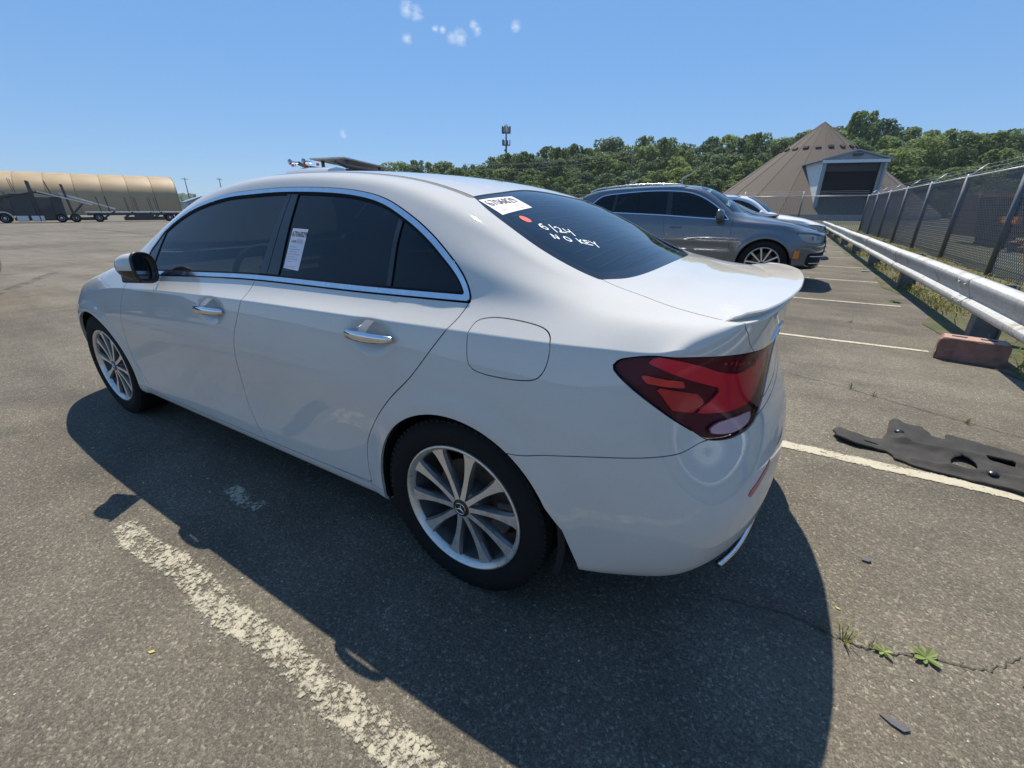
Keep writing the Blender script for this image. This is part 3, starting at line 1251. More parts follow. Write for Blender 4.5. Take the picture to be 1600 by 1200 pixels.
    for o in ditch.offset(-.001).pair('roof_moulding', 'ditch_trim', car, .004):
        o['label'] = 'grey weathered roof seam strip'
    sill.pair('side_sill', PM, car, .01)
    lidp = lid.obj('trunk_lid', PM, car)
    zb = lambda V: pchip([0, .3, .55, .68, .745, .79, .85], [.415, .41, .39, .365, .335, .24, .12], np.abs(V[:, 1]))
    diffu, bumper = bumper.take(lambda V: np.where(V[:, 0] < -.55, V[:, 2] - zb(V), 1), .003)
    bump_parts = bumper.obj('rear_bumper', PM, car, .010)
    diffu.offset(-.004).obj('diffuser', 'trim_black', bump_parts, .01)
    fl = fuel.obj('fuel_flap', PM, car, .008, False)
    S_r = fuel.mirrored()
    S_r.obj('fuel_flap_blank', PM, car, .008, False)
    doors = {'front': door_f.pair('front_door', PM, car), 'rear': door_r.pair('rear_door', PM, car)}
    under.obj('body_shell', 'gap_dark', car, 0)
    # windscreens
    wind.offset(-.003).obj('windscreen', 'clear_glass', car, .006)
    rgl, frit = rear_glass.cut(poly_sd(rear_glass.xy(), rgp) + .045)
    rs = rgl.offset(-.003).obj('rear_screen', 'rear_tint', car, 0)
    frit.offset(-.003).obj('screen_border', 'frit_black', rs, .006)
    for k in range(11):                                     # heater wires
        x = -.33 + k * .044
        dr = Drape(rear_glass, ((0, 0, 1.1), (1, 0, 0), (0, 1, 0)), (0, 0, -1))
        yy = np.linspace(.02, .50, 9)
        V2, F2 = ribbon([(x, v) for v in np.concatenate([-yy[::-1], yy])], .0007)
        V2 = [(a, abs(b)) if b >= 0 else (a, b) for a, b in V2]
        P = []
        for a, b in V2:
            p = dr.pt((a, abs(b)), -.0015)
            P.append((p[0], math.copysign(p[1], b), p[2]))
        mesh_obj('heater_wire', P, F2, 'wire_dark', rs)
    # side windows: chrome frame, pillar, glass
    sd = lambda V: poly_sd(V[:, [0, 2]], dlo)
    inner, frame = side_dlo.cut(sd(side_dlo.V) + .0175)
    # split the chrome at the pillar and the door cut
    fr_f, fr_r = frame.cut(1.028 - frame.V[:, 0] + (frame.V[:, 2] - 1.0) * -.12)
    lseal = lambda s, name, par, off, mat, fl=.012: s.offset(off).pair(name, mat, par[0], fl, par[1])
    for piece, par in ((fr_f, doors['front']), (fr_r, doors['rear'])):
        b_ = catmull([(-.1, .90, 1), (2.3, .86, 1), (2.3, .955, 1), (1.883, .9575), (1.44, .9805), (1.052, .9965), (.487, 1.0035), (.195, 1.0105), (-.1, 1.016, 1)], 3)
        low, top = piece.cut(poly_sd(piece.xz(), b_))
        lseal(top, 'window_chrome', par, .004, 'satin_chrome')
        lseal(low, 'belt_chrome', par, .005, 'satin_chrome')
    seal_w, seal = inner.cut(sd(inner.V) + .026)
    pil = lambda V: np.maximum(-(V[:, 0] - (1.057 + (V[:, 2] - .995) * -.2)) - .004 + 0, 0)
    xz = lambda V: (V[:, 0], V[:, 2])
    lf = lambda z: 1.052 - (z - .995) * .18       # front edge of the black pillar
    lr = lambda z: .922 + (z - 1.0) * .02         # its rear edge
    rest, front_g = seal_w.cut(seal_w.V[:, 0] - lf(seal_w.V[:, 2]))
    rear_g, pillar = rest.cut(rest.V[:, 0] - lr(rest.V[:, 2]))
    dv = lambda V: V[:, 0] - (.326 - (V[:, 2] - 1.015) * -.02)
    quarter_g, rear_g = rear_g.cut(dv(rear_g.V) - .010)
    quarter_g, divider = quarter_g.cut(dv(quarter_g.V) + .010)
    tri, front_g = front_g.cut(1.955 - front_g.V[:, 0] - (front_g.V[:, 2] - .95) * .15)
    sl_r, sl_f = seal.cut(seal.V[:, 0] - 1.0)
    lseal(sl_f, 'window_seal', doors['front'], -.001, 'rubber')
    lseal(sl_r, 'window_seal', doors['rear'], -.001, 'rubber')
    pa, pb = pillar.cut(pillar.V[:, 0] - (.5 * (lf(pillar.V[:, 2]) + lr(pillar.V[:, 2]))) - .008)
    lseal(pa, 'pillar_cover', doors['rear'], .001, 'trim_black')
    lseal(pb.cut(pb.V[:, 0] - (.5 * (lf(pb.V[:, 2]) + lr(pb.V[:, 2]))) - .012)[1], 'pillar_cover', doors['front'], .001, 'trim_black')
    lseal(divider, 'divider_bar', doors['rear'], .001, 'trim_black')
    lseal(front_g, 'side_window', doors['front'], -.004, 'tint_glass', 0)
    lseal(tri, 'mirror_patch', doors['front'], .000, 'trim_black')
    lseal(rear_g, 'side_window', doors['rear'], -.004, 'rear_tint', 0)
    lseal(quarter_g, 'quarter_window', doors['rear'], -.004, 'rear_tint', 0)
    # ---- tail lamps
    for sg in (1, -1):
        L = lamp if sg > 0 else lamp.mirrored()
        root = L.offset(-.002).obj('tail_light', 'lens_red', car, .012, False)
        L.offset(-.018).obj('lamp_housing', 'lamp_dark', root, 0, False)
        deep = L.offset(-.011)
        lv = (lambda V: lamp_uv(V)) if sg > 0 else (lambda V: lamp_uv(V * [1, -1, 1]))
        for nm, mt, pl, of in (
            ('light_guide', 'lamp_red', [(-.322, .916), (-.302, .926), (-.221, .907), (-.134, .876), (-.03, .853), (.10, .854), (.20, .856), (.285, .850), (.20, .790), (.06, .752), (-.03, .756), (-.137, .771), (-.204, .784), (-.167, .803), (-.13, .829), (-.155, .843), (-.236, .871), (-.322, .908)], 0),
            ('indicator_strip', 'lamp_orange', [(-.340, .882, 1), (-.250, .868, 1), (-.243, .850, 1), (-.33, .862, 1)], .001),
            ('indicator', 'lamp_amber', [(-.316, .857, 1), (-.207, .832, 1), (-.180, .808, 1), (-.217, .785, 1), (-.274, .797, 1)], .002),
            ('reversing_light', 'lamp_clear', [(-.166, .728), (-.133, .746), (-.034, .738), (.038, .725), (.01, .706), (-.084, .708)], .004)):
            pp = catmull(pl, 5)
            p_, _ = deep.cut(poly_sd(lv(deep.V), pp))
            if p_.F:
                p_.offset(of).obj(nm, mt, root, .006, False)
        for k in range(7):                                  # fine fins on the upper edge of the light guide
            u0 = -.135 + k * .022
            q = np.array([(u0, .897 - k * .0045), (u0 + .010, .905 - k * .0045), (u0 + .016, .900 - k * .0045), (u0 + .008, .892 - k * .0045)])
            p_, _ = deep.cut(poly_sd(lv(deep.V), q))
            if p_.F:
                p_.offset(.001).obj('lamp_fin', 'lamp_red', root, 0, False)
        # gap where the boot lid meets the lamp
        band, _ = L.cut(np.maximum(np.abs(np.abs(L.V[:, 1]) - lid_y(L.V[:, 0], L.V[:, 2])) - .0022, np.maximum(L.V[:, 0] + .72, .745 - L.V[:, 2])))
        if band.F:
            band.offset(.0006).obj('lamp_gap', 'gap_dark', root, 0, False)
    # ---- spoiler on the lid edge
    edge = [(-.650, .650, .994), (-.685, .630, .998), (-.725, .575, 1.002), (-.755, .49, 1.007), (-.780, .38, 1.011), (-.803, .22, 1.016), (-.812, 0, 1.018)]
    edge = edge + [(x, -y, z) for x, y, z in edge[-2::-1]]
    ep = np.array(edge)
    tt = np.linspace(0, 1, len(ep))
    q = np.linspace(0, 1, 61)
    E = np.stack([pchip(tt, ep[:, i], q) if i != 1 else np.interp(q, tt, ep[:, i]) for i in range(3)], 1)
    V, F = [], []
    n = len(E)
    for i in range(n):
        d = E[min(i + 1, n - 1)] - E[max(i - 1, 0)]
        o = np.array([d[1], -d[0], 0])
        o = o / np.linalg.norm(o)
        if o[0] > 0:
            o = -o
        te = 1 - abs(2 * i / (n - 1) - 1)
        hgt = .019 * min(1, te * 5 + .02)
        w = .085 * min(1, te * 3.5 + .12)
        tp = min(1, te * 4)
        inn = np.array([-.15, 0, 0])
        b = E[i]
        k = b - o * w
        k[2] = b[2] + .0127 * tp - .035 * (1 - tp)
        m = b - o * w * .45
        m[2] = b[2] + .010 * tp + hgt * .36 - .022 * (1 - tp)
        tip = b + o * .020
        tip[2] = b[2] + hgt
        tip2 = b + o * .0225
        tip2[2] = b[2] + hgt - .003
        tip3 = b + o * .020
        tip3[2] = b[2] + hgt - .007
        bot = b + o * .002
        bot[2] = b[2] - .012
        V += [k - np.array([0, 0, .012]), k, m, b + np.array([0, 0, hgt * .78]), tip, tip2, tip3, bot]
    for i in range(n - 1):
        for j in range(7):
            F.append((i * 8 + j, i * 8 + 8 + j, i * 8 + 9 + j, i * 8 + 1 + j))
    sp = mesh_obj('spoiler', V, F, PM, lidp, True)
    finish(sp, 0, .7)
    # lettering on the lid
    bv = BVHTree.FromPolygons([tuple(v) for v in lid.V], lid.F)
    V2, F2 = text_mesh('A220', .050, .0006)
    P, Fn = [], []
    nrm = []
    for a, b, _ in V2:
        h_ = bv.ray_cast(Vector((-2, .40 - a * 1.15, .905 + b)), Vector((1, 0, 0)))
        P.append(h_[0] if h_[0] else Vector((-.80, .40 - a, .905 + b)))
    nv = len(P)
    V = [p + Vector((-.005, 0, 0)) for p in P] + P
    bm = bmesh.new()
    vs_ = [bm.verts.new(p) for p in V[:nv]]
    for f in F2:
        try:
            bm.faces.new([vs_[i] for i in f])
        except ValueError:
            pass
    r_ = bmesh.ops.extrude_face_region(bm, geom=list(bm.faces))
    for v in r_['geom']:
        if isinstance(v, bmesh.types.BMVert):
            v.co.x += .006
    bmesh.ops.recalc_face_normals(bm, faces=bm.faces)
    me = bpy.data.meshes.new('model_badge')
    bm.to_mesh(me)
    bm.free()
    me.materials.append(MATS['chrome'])
    data_obj('model_badge', me, lidp)
    # ---- rear bumper trim
    bs = BVHTree.FromPolygons([tuple(v) for v in bumper.V], bumper.F)
    for sg in (1, -1):
        B = bumper if sg > 0 else bumper.mirrored()
        uv = lamp_uv(B.V * ([1, sg, 1]))
        p_, _ = B.cut(poly_sd(uv, np.array([(-.040, .533), (-.030, .546), (.05, .563), (.13, .572), (.13, .560), (.05, .549), (-.025, .528)])))
        if p_.F:
            p_.offset(.002).obj('reflector', 'reflector_red', bump_parts, .004, False)
    # dark lower diffuser and bright strip
    arc = lambda xt, s: [(xt + a * s, b * s2) for (a, b), s2 in zip([(.0, 0), (.008, .26), (.03, .46), (.06, .60), (.108, .712), (.150, .762)], [1] * 6)]
    def diff(z0, z1, x0, x1, sc0, sc1):
        A = catmull(arc(x0, 1), 5, False)
        A[:, 1] *= sc0
        B = catmull(arc(x1, 1), 5, False)
        B[:, 1] *= sc1
        A = np.vstack([A[::-1], (A * [1, -1])[1:]])
        B = np.vstack([B[::-1], (B * [1, -1])[1:]])
        return [(a[0], a[1], z0 + 0) for a in A], [(b[0], b[1], z1) for b in B]
    a, _ = diff(.285, 0, -.858, -.845, .965, 1)
    mbt = MB().tube(a[7:-7], .010, 8)
    mbt.build('chrome_strip', 'chrome', bump_parts, True)
    # ---- floor, wheel housings
    mb = MB()
    mb.box((1.42, 0, .20), (3.9, 1.34, .03))
    mb.box((1.36, 0, .225), (2.0, 1.62, .02))
    mb.build('floor_pan', 'under_black', car)
    for x in (0, 2.729):
        for sg in (1, -1):
            prf = [(.38, .0), (.38, .35)]
            mb = MB().lathe([(.375, -.36), (.375, -.008), (.353, -.006)], 'y', 40, (x, .87, .32))
            mb.lathe([(.375, -.36), (.01, -.36)], 'y', 40, (x, .87, .32))
            mb.V = [(p[0], p[1] * sg, p[2]) for p in mb.V]
            mb.F = [f for f in mb.F if sum(mb.V[i][2] for i in f) / len(f) > .215]
            mb.build('wheel_housing', 'under_black', car)
    # ---- wheels
    D = wheel_meshes('sedan')
    for x in (0, 2.729):
        for sg in (1, -1):
            add_wheel(D, car, x, sg * .880, .322, sg, .12 if x == 0 else .5)
    # ---- door handles
    for (x0, x1, z0, z1, key) in ((.440, .228, .866, .872, 'rear'), (1.425, 1.205, .838, .845, 'front')):
        for sg, par in zip((1, -1), doors[key]):
            t = np.linspace(0, 1, 13)
            pts = [(x0 + (x1 - x0) * u, sg * (.884 + .022 * math.sin(math.pi * min(1, max(0, u * 1.0))) ** .5), z0 + (z1 - z0) * u) for u in t]
            ry = [.006 + .006 * math.sin(math.pi * u) ** .4 for u in t]
            rz = [.008 + .0095 * math.sin(math.pi * (u * .9 + .1)) ** .4 for u in t]
            ellip_bar('door_handle', pts, ry, rz, 'chrome', par, 14, (0, sg, 0))
        xm = x0 + (x1 - x0) * .48
        V2 = []
        for i in range(5):
            u = i / 4
            V2.append((xm + .016 - .004 * u, .866 + .046 * math.sin(u * 1.5), z0 + .050 - .034 * u))
            V2.append((xm - .022 - .004 * u, .866 + .046 * math.sin(u * 1.5), z0 + .050 - .034 * u))
        tp = mesh_obj('clear_tape', V2, [(2 * i, 2 * i + 1, 2 * i + 3, 2 * i + 2) for i in range(4)], 'clear_tape', doors[key][0], True)
        tp['label'] = 'strip of clear tape over the door handle'
    # ---- mirrors
    for sg, par in zip((1, -1), (car, car)):
        m = empty('door_mirror', (0, 0, 0))
        m.parent = car
        cx, cy, cz = 1.80, .880, .985
        U, W = 24, 15
        def shell(v0, v1, mat, nm, grow=0):
            V, F = [], []
            for j in range(W + 1):
                ph = v0 + (v1 - v0) * j / W
                for i in range(U + 1):
                    th = -math.pi / 2 + math.pi * i / U          # around the front (+x) half, left to right
                    c, s = math.cos(th), math.sin(th)
                    cp, sp_ = math.cos(ph), math.sin(ph)
                    e = .8
                    px = (.132 + grow) * abs(c) ** .75 * abs(cp) ** .8
                    py = (.064 + grow) * math.copysign(abs(s) ** e, s) * abs(cp) ** .55
                    pz = (.066 + grow) * math.copysign(abs(sp_) ** .85, sp_)
                    py += (.010 if pz > 0 else 0) * (-pz / .066)
                    V.append((cx + px - (py) * .10, sg * (cy + py), cz + pz + .012 * (py / .072)))
            for j in range(W):
                for i in range(U):
                    k = j * (U + 1) + i
                    F.append((k, k + 1, k + U + 2, k + U + 1))
            o = mesh_obj(nm, V, F, mat, m, True)
            finish(o, 0, 1.2)
            return o
        shell(R(-12), R(90), PM, 'mirror_cap')
        shell(R(-90), R(-12), 'trim_black', 'mirror_base', -.001)
        # rear rim and glass
        ring, inner_ = [], []
        for i in range(40):
            a = 2 * math.pi * i / 40
            c, s = math.cos(a), math.sin(a)
            yy = math.copysign(abs(c) ** .7, c)
            zz = math.copysign(abs(s) ** .7, s)
            py, pz = .064 * yy, .066 * zz
            ring.append((cx - .004 - py * .10, sg * (cy + py), cz + pz + .012 * py / .072))
            inner_.append((cx + .010 - py * .10, sg * (cy + py * .84), cz + pz * .80 + .012 * py / .072))
        mb = MB().tube(ring, .0075, 8, closed=True)
        mb.build('mirror_rim', 'trim_black', m, True)
        mb = MB().add(ring + inner_, [(i, (i + 1) % 40, 40 + (i + 1) % 40, 40 + i) for i in range(40)])
        mb.build('mirror_surround', 'trim_black', m)
        mesh_obj('mirror_face', inner_, [tuple(range(40))], 'mirror_glass', m)
        foot = MB().add([(cx + .02, sg * .835, .905), (cx + .15, sg * .84, .905), (cx + .12, sg * .90, .915), (cx + .02, sg * .90, .915),
                         (cx + .02, sg * .80, .955), (cx + .15, sg * .80, .955), (cx + .12, sg * .895, .955), (cx + .02, sg * .895, .955)],
                        [(0, 1, 2, 3), (4, 7, 6, 5), (0, 4, 5, 1), (1, 5, 6, 2), (2, 6, 7, 3), (3, 7, 4, 0)])
        foot.build('mirror_foot', 'trim_black', m, bevel=.008)
        th = R(24) * sg
        pc = Vector((cx, sg * cy, 0))
        m.rotation_euler = (0, 0, th)
        m.location = pc - Matrix.Rotation(th, 3, 'Z') @ pc + Vector((.02, sg * .008, 0))
    # ---- cabin
    cab = empty('cabin')
    cab.parent = car
    for y in (.37, -.37):
        seat(cab, 1.22, y)
    mb = MB().box((.42, 0, .48), (.5, 1.2, .18))
    mb.box((.10, 0, .80), (.14, 1.22, .56), Matrix.Rotation(-.32, 3, 'Y'))
    for y in (.36, -.36):
        mb.box((-.02, y, 1.10), (.09, .25, .14), Matrix.Rotation(-.2, 3, 'Y'))
    mb.build('rear_bench', 'cabin_black', cab, bevel=.04, auto=.6)
    MB().box((-.21, 0, 1.0), (.36, 1.15, .02)).build('parcel_shelf', 'cabin_black', cab)
    mb = MB().prism([(2.45, .93), (1.95, .95), (1.80, .90), (1.82, .70), (2.0, .55), (2.45, .5)], 'y', -.70, .70)
    mb.build('dashboard', 'cabin_black', cab, bevel=.03, auto=.6)
    rg_ = [(1.70 + .06 * math.sin(a) * .5, .36 + .185 * math.cos(a), .88 + .17 * math.sin(a)) for a in np.linspace(0, 2 * math.pi, 28, endpoint=False)]
    mb = MB().tube(rg_, .016, 8, closed=True)
    mb.tube([(1.70, .20, .88), (1.74, .36, .87), (1.70, .52, .88)], .018, 6)
    mb.tube([(1.74, .36, .87), (1.95, .36, .82)], .03, 8)
    mb.build('steering_wheel', 'cabin_black', cab, True)
    MB().box((1.9, -.05, 1.005), (.03, .62, .10)).build('display', 'trim_black', cab, bevel=.008)
    MB().box((1.0, 0, 1.335), (1.0, .9, .015)).build('headliner', 'cabin_grey', cab)
    MB().box((.86, .30, .90), (.05, .16, .10), Matrix.Rotation(.3, 3, 'Y')).build('paper_folder', 'paper', cab)
    # ---- stickers and marker writing
    dr = Drape(rear_glass, ((0, 0, 1.1), (1, 0, 0), (0, 1, 0)), (0, 0, -1))
    st = dr.sheet('paper_sticker', [(.149, .513), (.158, .283), (.060, .300), (.040, .535)], -.0020, 'paper', rs)
    st['label'] = 'pale lot sticker with number on the rear screen'
    def place(txt, p0, pu, pv, size, name, mat, parent, off, dd, bold=0.0):
        """text from point p0 along unit vectors pu (reading) and pv (up) in drape coordinates"""
        V2, F2 = text_mesh(txt, size, bold)
        p0, pu, pv = np.array(p0), np.array(pu), np.array(pv)
        return dd.obj(name, [tuple(p0 + pu * a + pv * b) for a, b, _ in V2], F2, off, mat, parent)
    ul = np.array([.01, -.225]) / np.linalg.norm([.01, -.225])
    uv_ = np.array([.10, .02]) / np.linalg.norm([.10, .02])
    place('6706829', (.098, .508), ul * 1.02, uv_, .056, 'sticker_print', 'print_ink', st, -.0010, dr, .0004)
    for k in range(4):
        place(['LANE', 'ROW 14', 'SLOT', '03 - 24'][k], (.078 - .018 * (k // 2), .505 - .10 * (k % 2)), ul, uv_, .018, 'sticker_print', 'print_pale', st, -.0010, dr)
    ang = np.linspace(0, 2 * math.pi, 24, endpoint=False)
    dr.obj('round_sticker', [(-.003 + .021 * math.cos(a), .462 + .021 * math.sin(a)) for a in ang], [tuple(range(24))], -.0018, 'dot_red', rs)['label'] = 'small red round sticker'
    # strokes in letter units, mapped on the glass: u reading right (-y), v up (+x)
    def stroke(pts, w=.0072):
        P = catmull([tuple(p) for p in pts], 6, False)
        return P
    words = empty('marker_writing')
    words.parent = rs
    words['label'] = 'white hand-written marker date and note'
    o0 = np.array([-.052, .448]); eu = np.array([-.052, -.098]) / .111; ev = np.array([.094, -.03]) / .0987
    def put(glyph, u, v, sc):
        for s_ in glyph:
            P = [o0 + eu * (u + p[0] * sc) + ev * (v + p[1] * sc) for p in stroke(s_)]
            V2, F2 = ribbon(P, .0056)
            dr.obj('marker_stroke', V2, F2, -.0020, 'marker_white', words)
    G = {
        '6': [[(.75, 1), (.25, .75), (.05, .3), (.3, 0), (.7, .1), (.72, .45), (.4, .5), (.1, .3)]],
        '/': [[(.45, 1.25), (.3, .6), (.2, -.25)]],
        '2': [[(0, .75), (.3, 1), (.6, .8), (.35, .3), (0, 0), (.5, .1), (.95, .12)]],
        '4': [[(.1, 1), (.1, .45), (.55, .5), (.8, .6)], [(.85, 1.1), (.7, .4), (.55, -.25)]],
        'N': [[(0, 0), (.12, .6), (.18, .9), (.4, .4), (.62, .15), (.8, .6), (.9, 1)]],
        'O': [[(.5, .95), (.15, .7), (.1, .25), (.45, .05), (.8, .3), (.8, .75), (.5, .95)]],
        'K': [[(.15, 1.05), (.1, .5), (.05, -.05)], [(.8, .95), (.2, .45), (.75, 0)]],
        'E': [[(.85, .95), (.2, .9), (.15, .5), (.1, .05), (.8, .05)], [(.15, .5), (.7, .52)]],
        'Y': [[(.05, 1), (.3, .6), (.55, .5)], [(.95, 1.05), (.6, .5), (.3, -.35)]],
    }
    u = 0
    for ch, du in (('6', .046), ('/', .026), ('2', .038), ('4', .04)):
        put(G[ch], u, -.012, .036)
        u += du
    u = -.002
    for ch, du in (('N', .050), ('O', .060), ('K', .028), ('E', .030), ('Y', .04)):
        put(G[ch], u, -.072, .031)
        u += du
    # side window sheet
    ds = Drape(side_dlo, ((0, .75, 0), (1, 0, 0), (0, 0, 1)), (0, -1, 0))
    rdl = doors['rear'][0]
    ws = ds.sheet('window_sheet', [(.902, 1.177), (.806, 1.175), (.812, 1.028), (.906, 1.033)], -.0030, 'paper', rdl)
    ws['label'] = 'white printed lot sheet taped inside the window'
    place('6706829', (.897, 1.148), (-1, -.02), (.0, 1), .0265, 'sheet_print', 'print_ink', ws, -.0018, ds, .0003)
    mbx = []
    for k in range(9):
        z = 1.112 - k * .0088
        w = [.04, .065, .05, .07, .045, .06, .03, .0, .055][k]
        if w == 0:
            continue
        ds.sheet('print_line', [(.893, z), (.893 - w, z - .001), (.893 - w, z - .0035), (.893, z - .0025)], -.0018, 'print_pale', ws, 2)
    ds.sheet('print_block', [(.858, 1.139), (.820, 1.138), (.820, 1.124), (.858, 1.125)], -.0018, 'print_pale', ws, 2)
    place('LANE', (.893, 1.126), (-1, -.02), (0, 1), .013, 'sheet_print', 'print_ink', ws, -.0018, ds)
    return car


car_materials()
sedan = build_sedan()


# ------------------------------------------------------------------ ground materials
def mat_asphalt(name='asphalt', tint=(.166, .145, .110)):
    t = NT(name)
    c = t.coord()
    v1 = t.n('TexVoronoi', feature='F1')
    v1.inputs['Scale'].default_value = 140
    t.l(c, v1.inputs['Vector'])
    v2 = t.n('TexVoronoi', feature='F1')
    v2.inputs['Scale'].default_value = 330
    t.l(c, v2.inputs['Vector'])
    sep = t.n('SeparateColor')
    t.l(v1.outputs['Color'], sep.inputs[0])
    sep2 = t.n('SeparateColor')
    t.l(v2.outputs['Color'], sep2.inputs[0])
    stone = t.ramp(sep.outputs[0], [(0.0, .68), (.55, .93), (.88, 1.12), (1.0, 1.75)])
    grit = t.ramp(sep2.outputs[0], [(0.0, .68), (.6, 1.0), (1.0, 1.35)])
    big = t.noise(.35, 7, .62, c)
    mid = t.noise(2.6, 6, .6, c)
    blot = t.noise(.11, 5, .6, c)
    f = t.mix(1.0, stone, grit, 'MULTIPLY')
    f = t.mix(1.0, f, t.ramp(big.outputs[0], [(.28, .66), (.5, 1.0), (.74, 1.20)]), 'MULTIPLY')
    f = t.mix(1.0, f, t.ramp(mid.outputs[0], [(.28, .78), (.72, 1.14)]), 'MULTIPLY')
    f = t.mix(1.0, f, t.ramp(blot.outputs[0], [(.35, .86), (.65, 1.08)]), 'MULTIPLY')
    v3 = t.n('TexVoronoi', feature='F1')
    v3.inputs['Scale'].default_value = 52
    t.l(c, v3.inputs['Vector'])
    sep3 = t.n('SeparateColor')
    t.l(v3.outputs['Color'], sep3.inputs[0])
    chip = t.math('MULTIPLY', t.ramp(sep3.outputs[0], [(.90, 0.0), (.92, 1.0)]), t.ramp(v3.outputs['Distance'], [(.22, 1.0), (.30, 0.0)]))
    f = t.mix(t.math('MULTIPLY', chip, .55), f, 1.9)
    mp = t.n('Mapping')
    mp.inputs['Scale'].default_value = (.22, 1.6, 1)
    mp.inputs['Rotation'].default_value = (0, 0, .35)
    t.l(c, mp.inputs['Vector'])
    streak = t.noise(1.1, 5, .6, mp.outputs[0])
    f = t.mix(1.0, f, t.ramp(streak.outputs[0], [(.34, .80), (.5, 1.0), (.7, 1.08)]), 'MULTIPLY')
    colr = t.mix(1.0, tint, f, 'MULTIPLY')
    # rusty and oily stains
    st = t.noise(.8, 4, .5, c)
    colr = t.mix(t.ramp(st.outputs[0], [(.60, 0.0), (.76, .40)]), colr, (.16, .115, .075))
    oil = t.noise(1.3, 3, .5, t.vadd(c, (31, 7, 3)))
    colr = t.mix(t.ramp(oil.outputs[0], [(.62, 0.0), (.76, .60)]), colr, (.045, .043, .042))
    t.l(colr, t.b.inputs['Base Color'])
    t.set(Roughness=.85)
    t.b.inputs['Specular IOR Level'].default_value = .35
    h = t.math('ADD', t.math('MULTIPLY', v1.outputs['Distance'], -1.0), t.math('MULTIPLY', v2.outputs['Distance'], -.4))
    t.bump(h, .42, .006)
    return t.m


def _vadd(self, a, off):
    m = self.n('VectorMath', operation='ADD')
    self.l(a, m.inputs[0])
    m.inputs[1].default_value = off
    return m.outputs[0]


NT.vadd = _vadd


def mat_line_paint(name, wear, colr=(.62, .58, .46)):
    """cracked, flaking road paint; bare patches let the asphalt below show"""
    t = NT(name)
    c = t.coord()
    v = t.n('TexVoronoi', feature='DISTANCE_TO_EDGE')
    v.inputs['Scale'].default_value = 52
    t.l(t.warp(c, 9, .05), v.inputs['Vector'])
    n1 = t.noise(7.5, 6, .7, c)
    n2 = t.noise(60, 6, .75, c)
    crack = t.ramp(v.outputs['Distance'], [(.015, 0.0), (.09, 1.0)])
    keep = t.math('ADD', t.math('MULTIPLY', n1.outputs[0], .50), t.math('MULTIPLY', n2.outputs[0], .50))
    keep = t.math('ADD', keep, t.math('MULTIPLY', crack, .055))
    # edges of the stripe wear first
    at = t.n('Attribute')
    at.attribute_name = 'edge'
    keep = t.math('SUBTRACT', keep, t.math('MULTIPLY', at.outputs['Fac'], .20))
    a = t.ramp(keep, [(wear - .025, 0.0), (wear + .02, .55), (wear + .085, 1.0)])
    base = t.mix(t.ramp(n2.outputs[0], [(.3, 0.0), (.75, .45)]), colr, tuple(v_ * .62 for v_ in colr))
    t.l(base, t.b.inputs['Base Color'])
    t.l(a, t.b.inputs['Alpha'])
    t.set(Roughness=.8)
    t.bump(t.math('MULTIPLY', a, n2.outputs[0]), .4, .004)
    return t.m


def _warp(self, c, scale, amt):
    nz = self.n('TexNoise')
    nz.inputs['Scale'].default_value = scale
    self.l(c, nz.inputs['Vector'])
    m = self.n('MixRGB', blend_type='ADD')
    m.inputs[0].default_value = amt
    self.l(c, m.inputs[1])
    self.l(nz.outputs['Color'], m.inputs[2])
    return m.outputs[0]


NT.warp = _warp


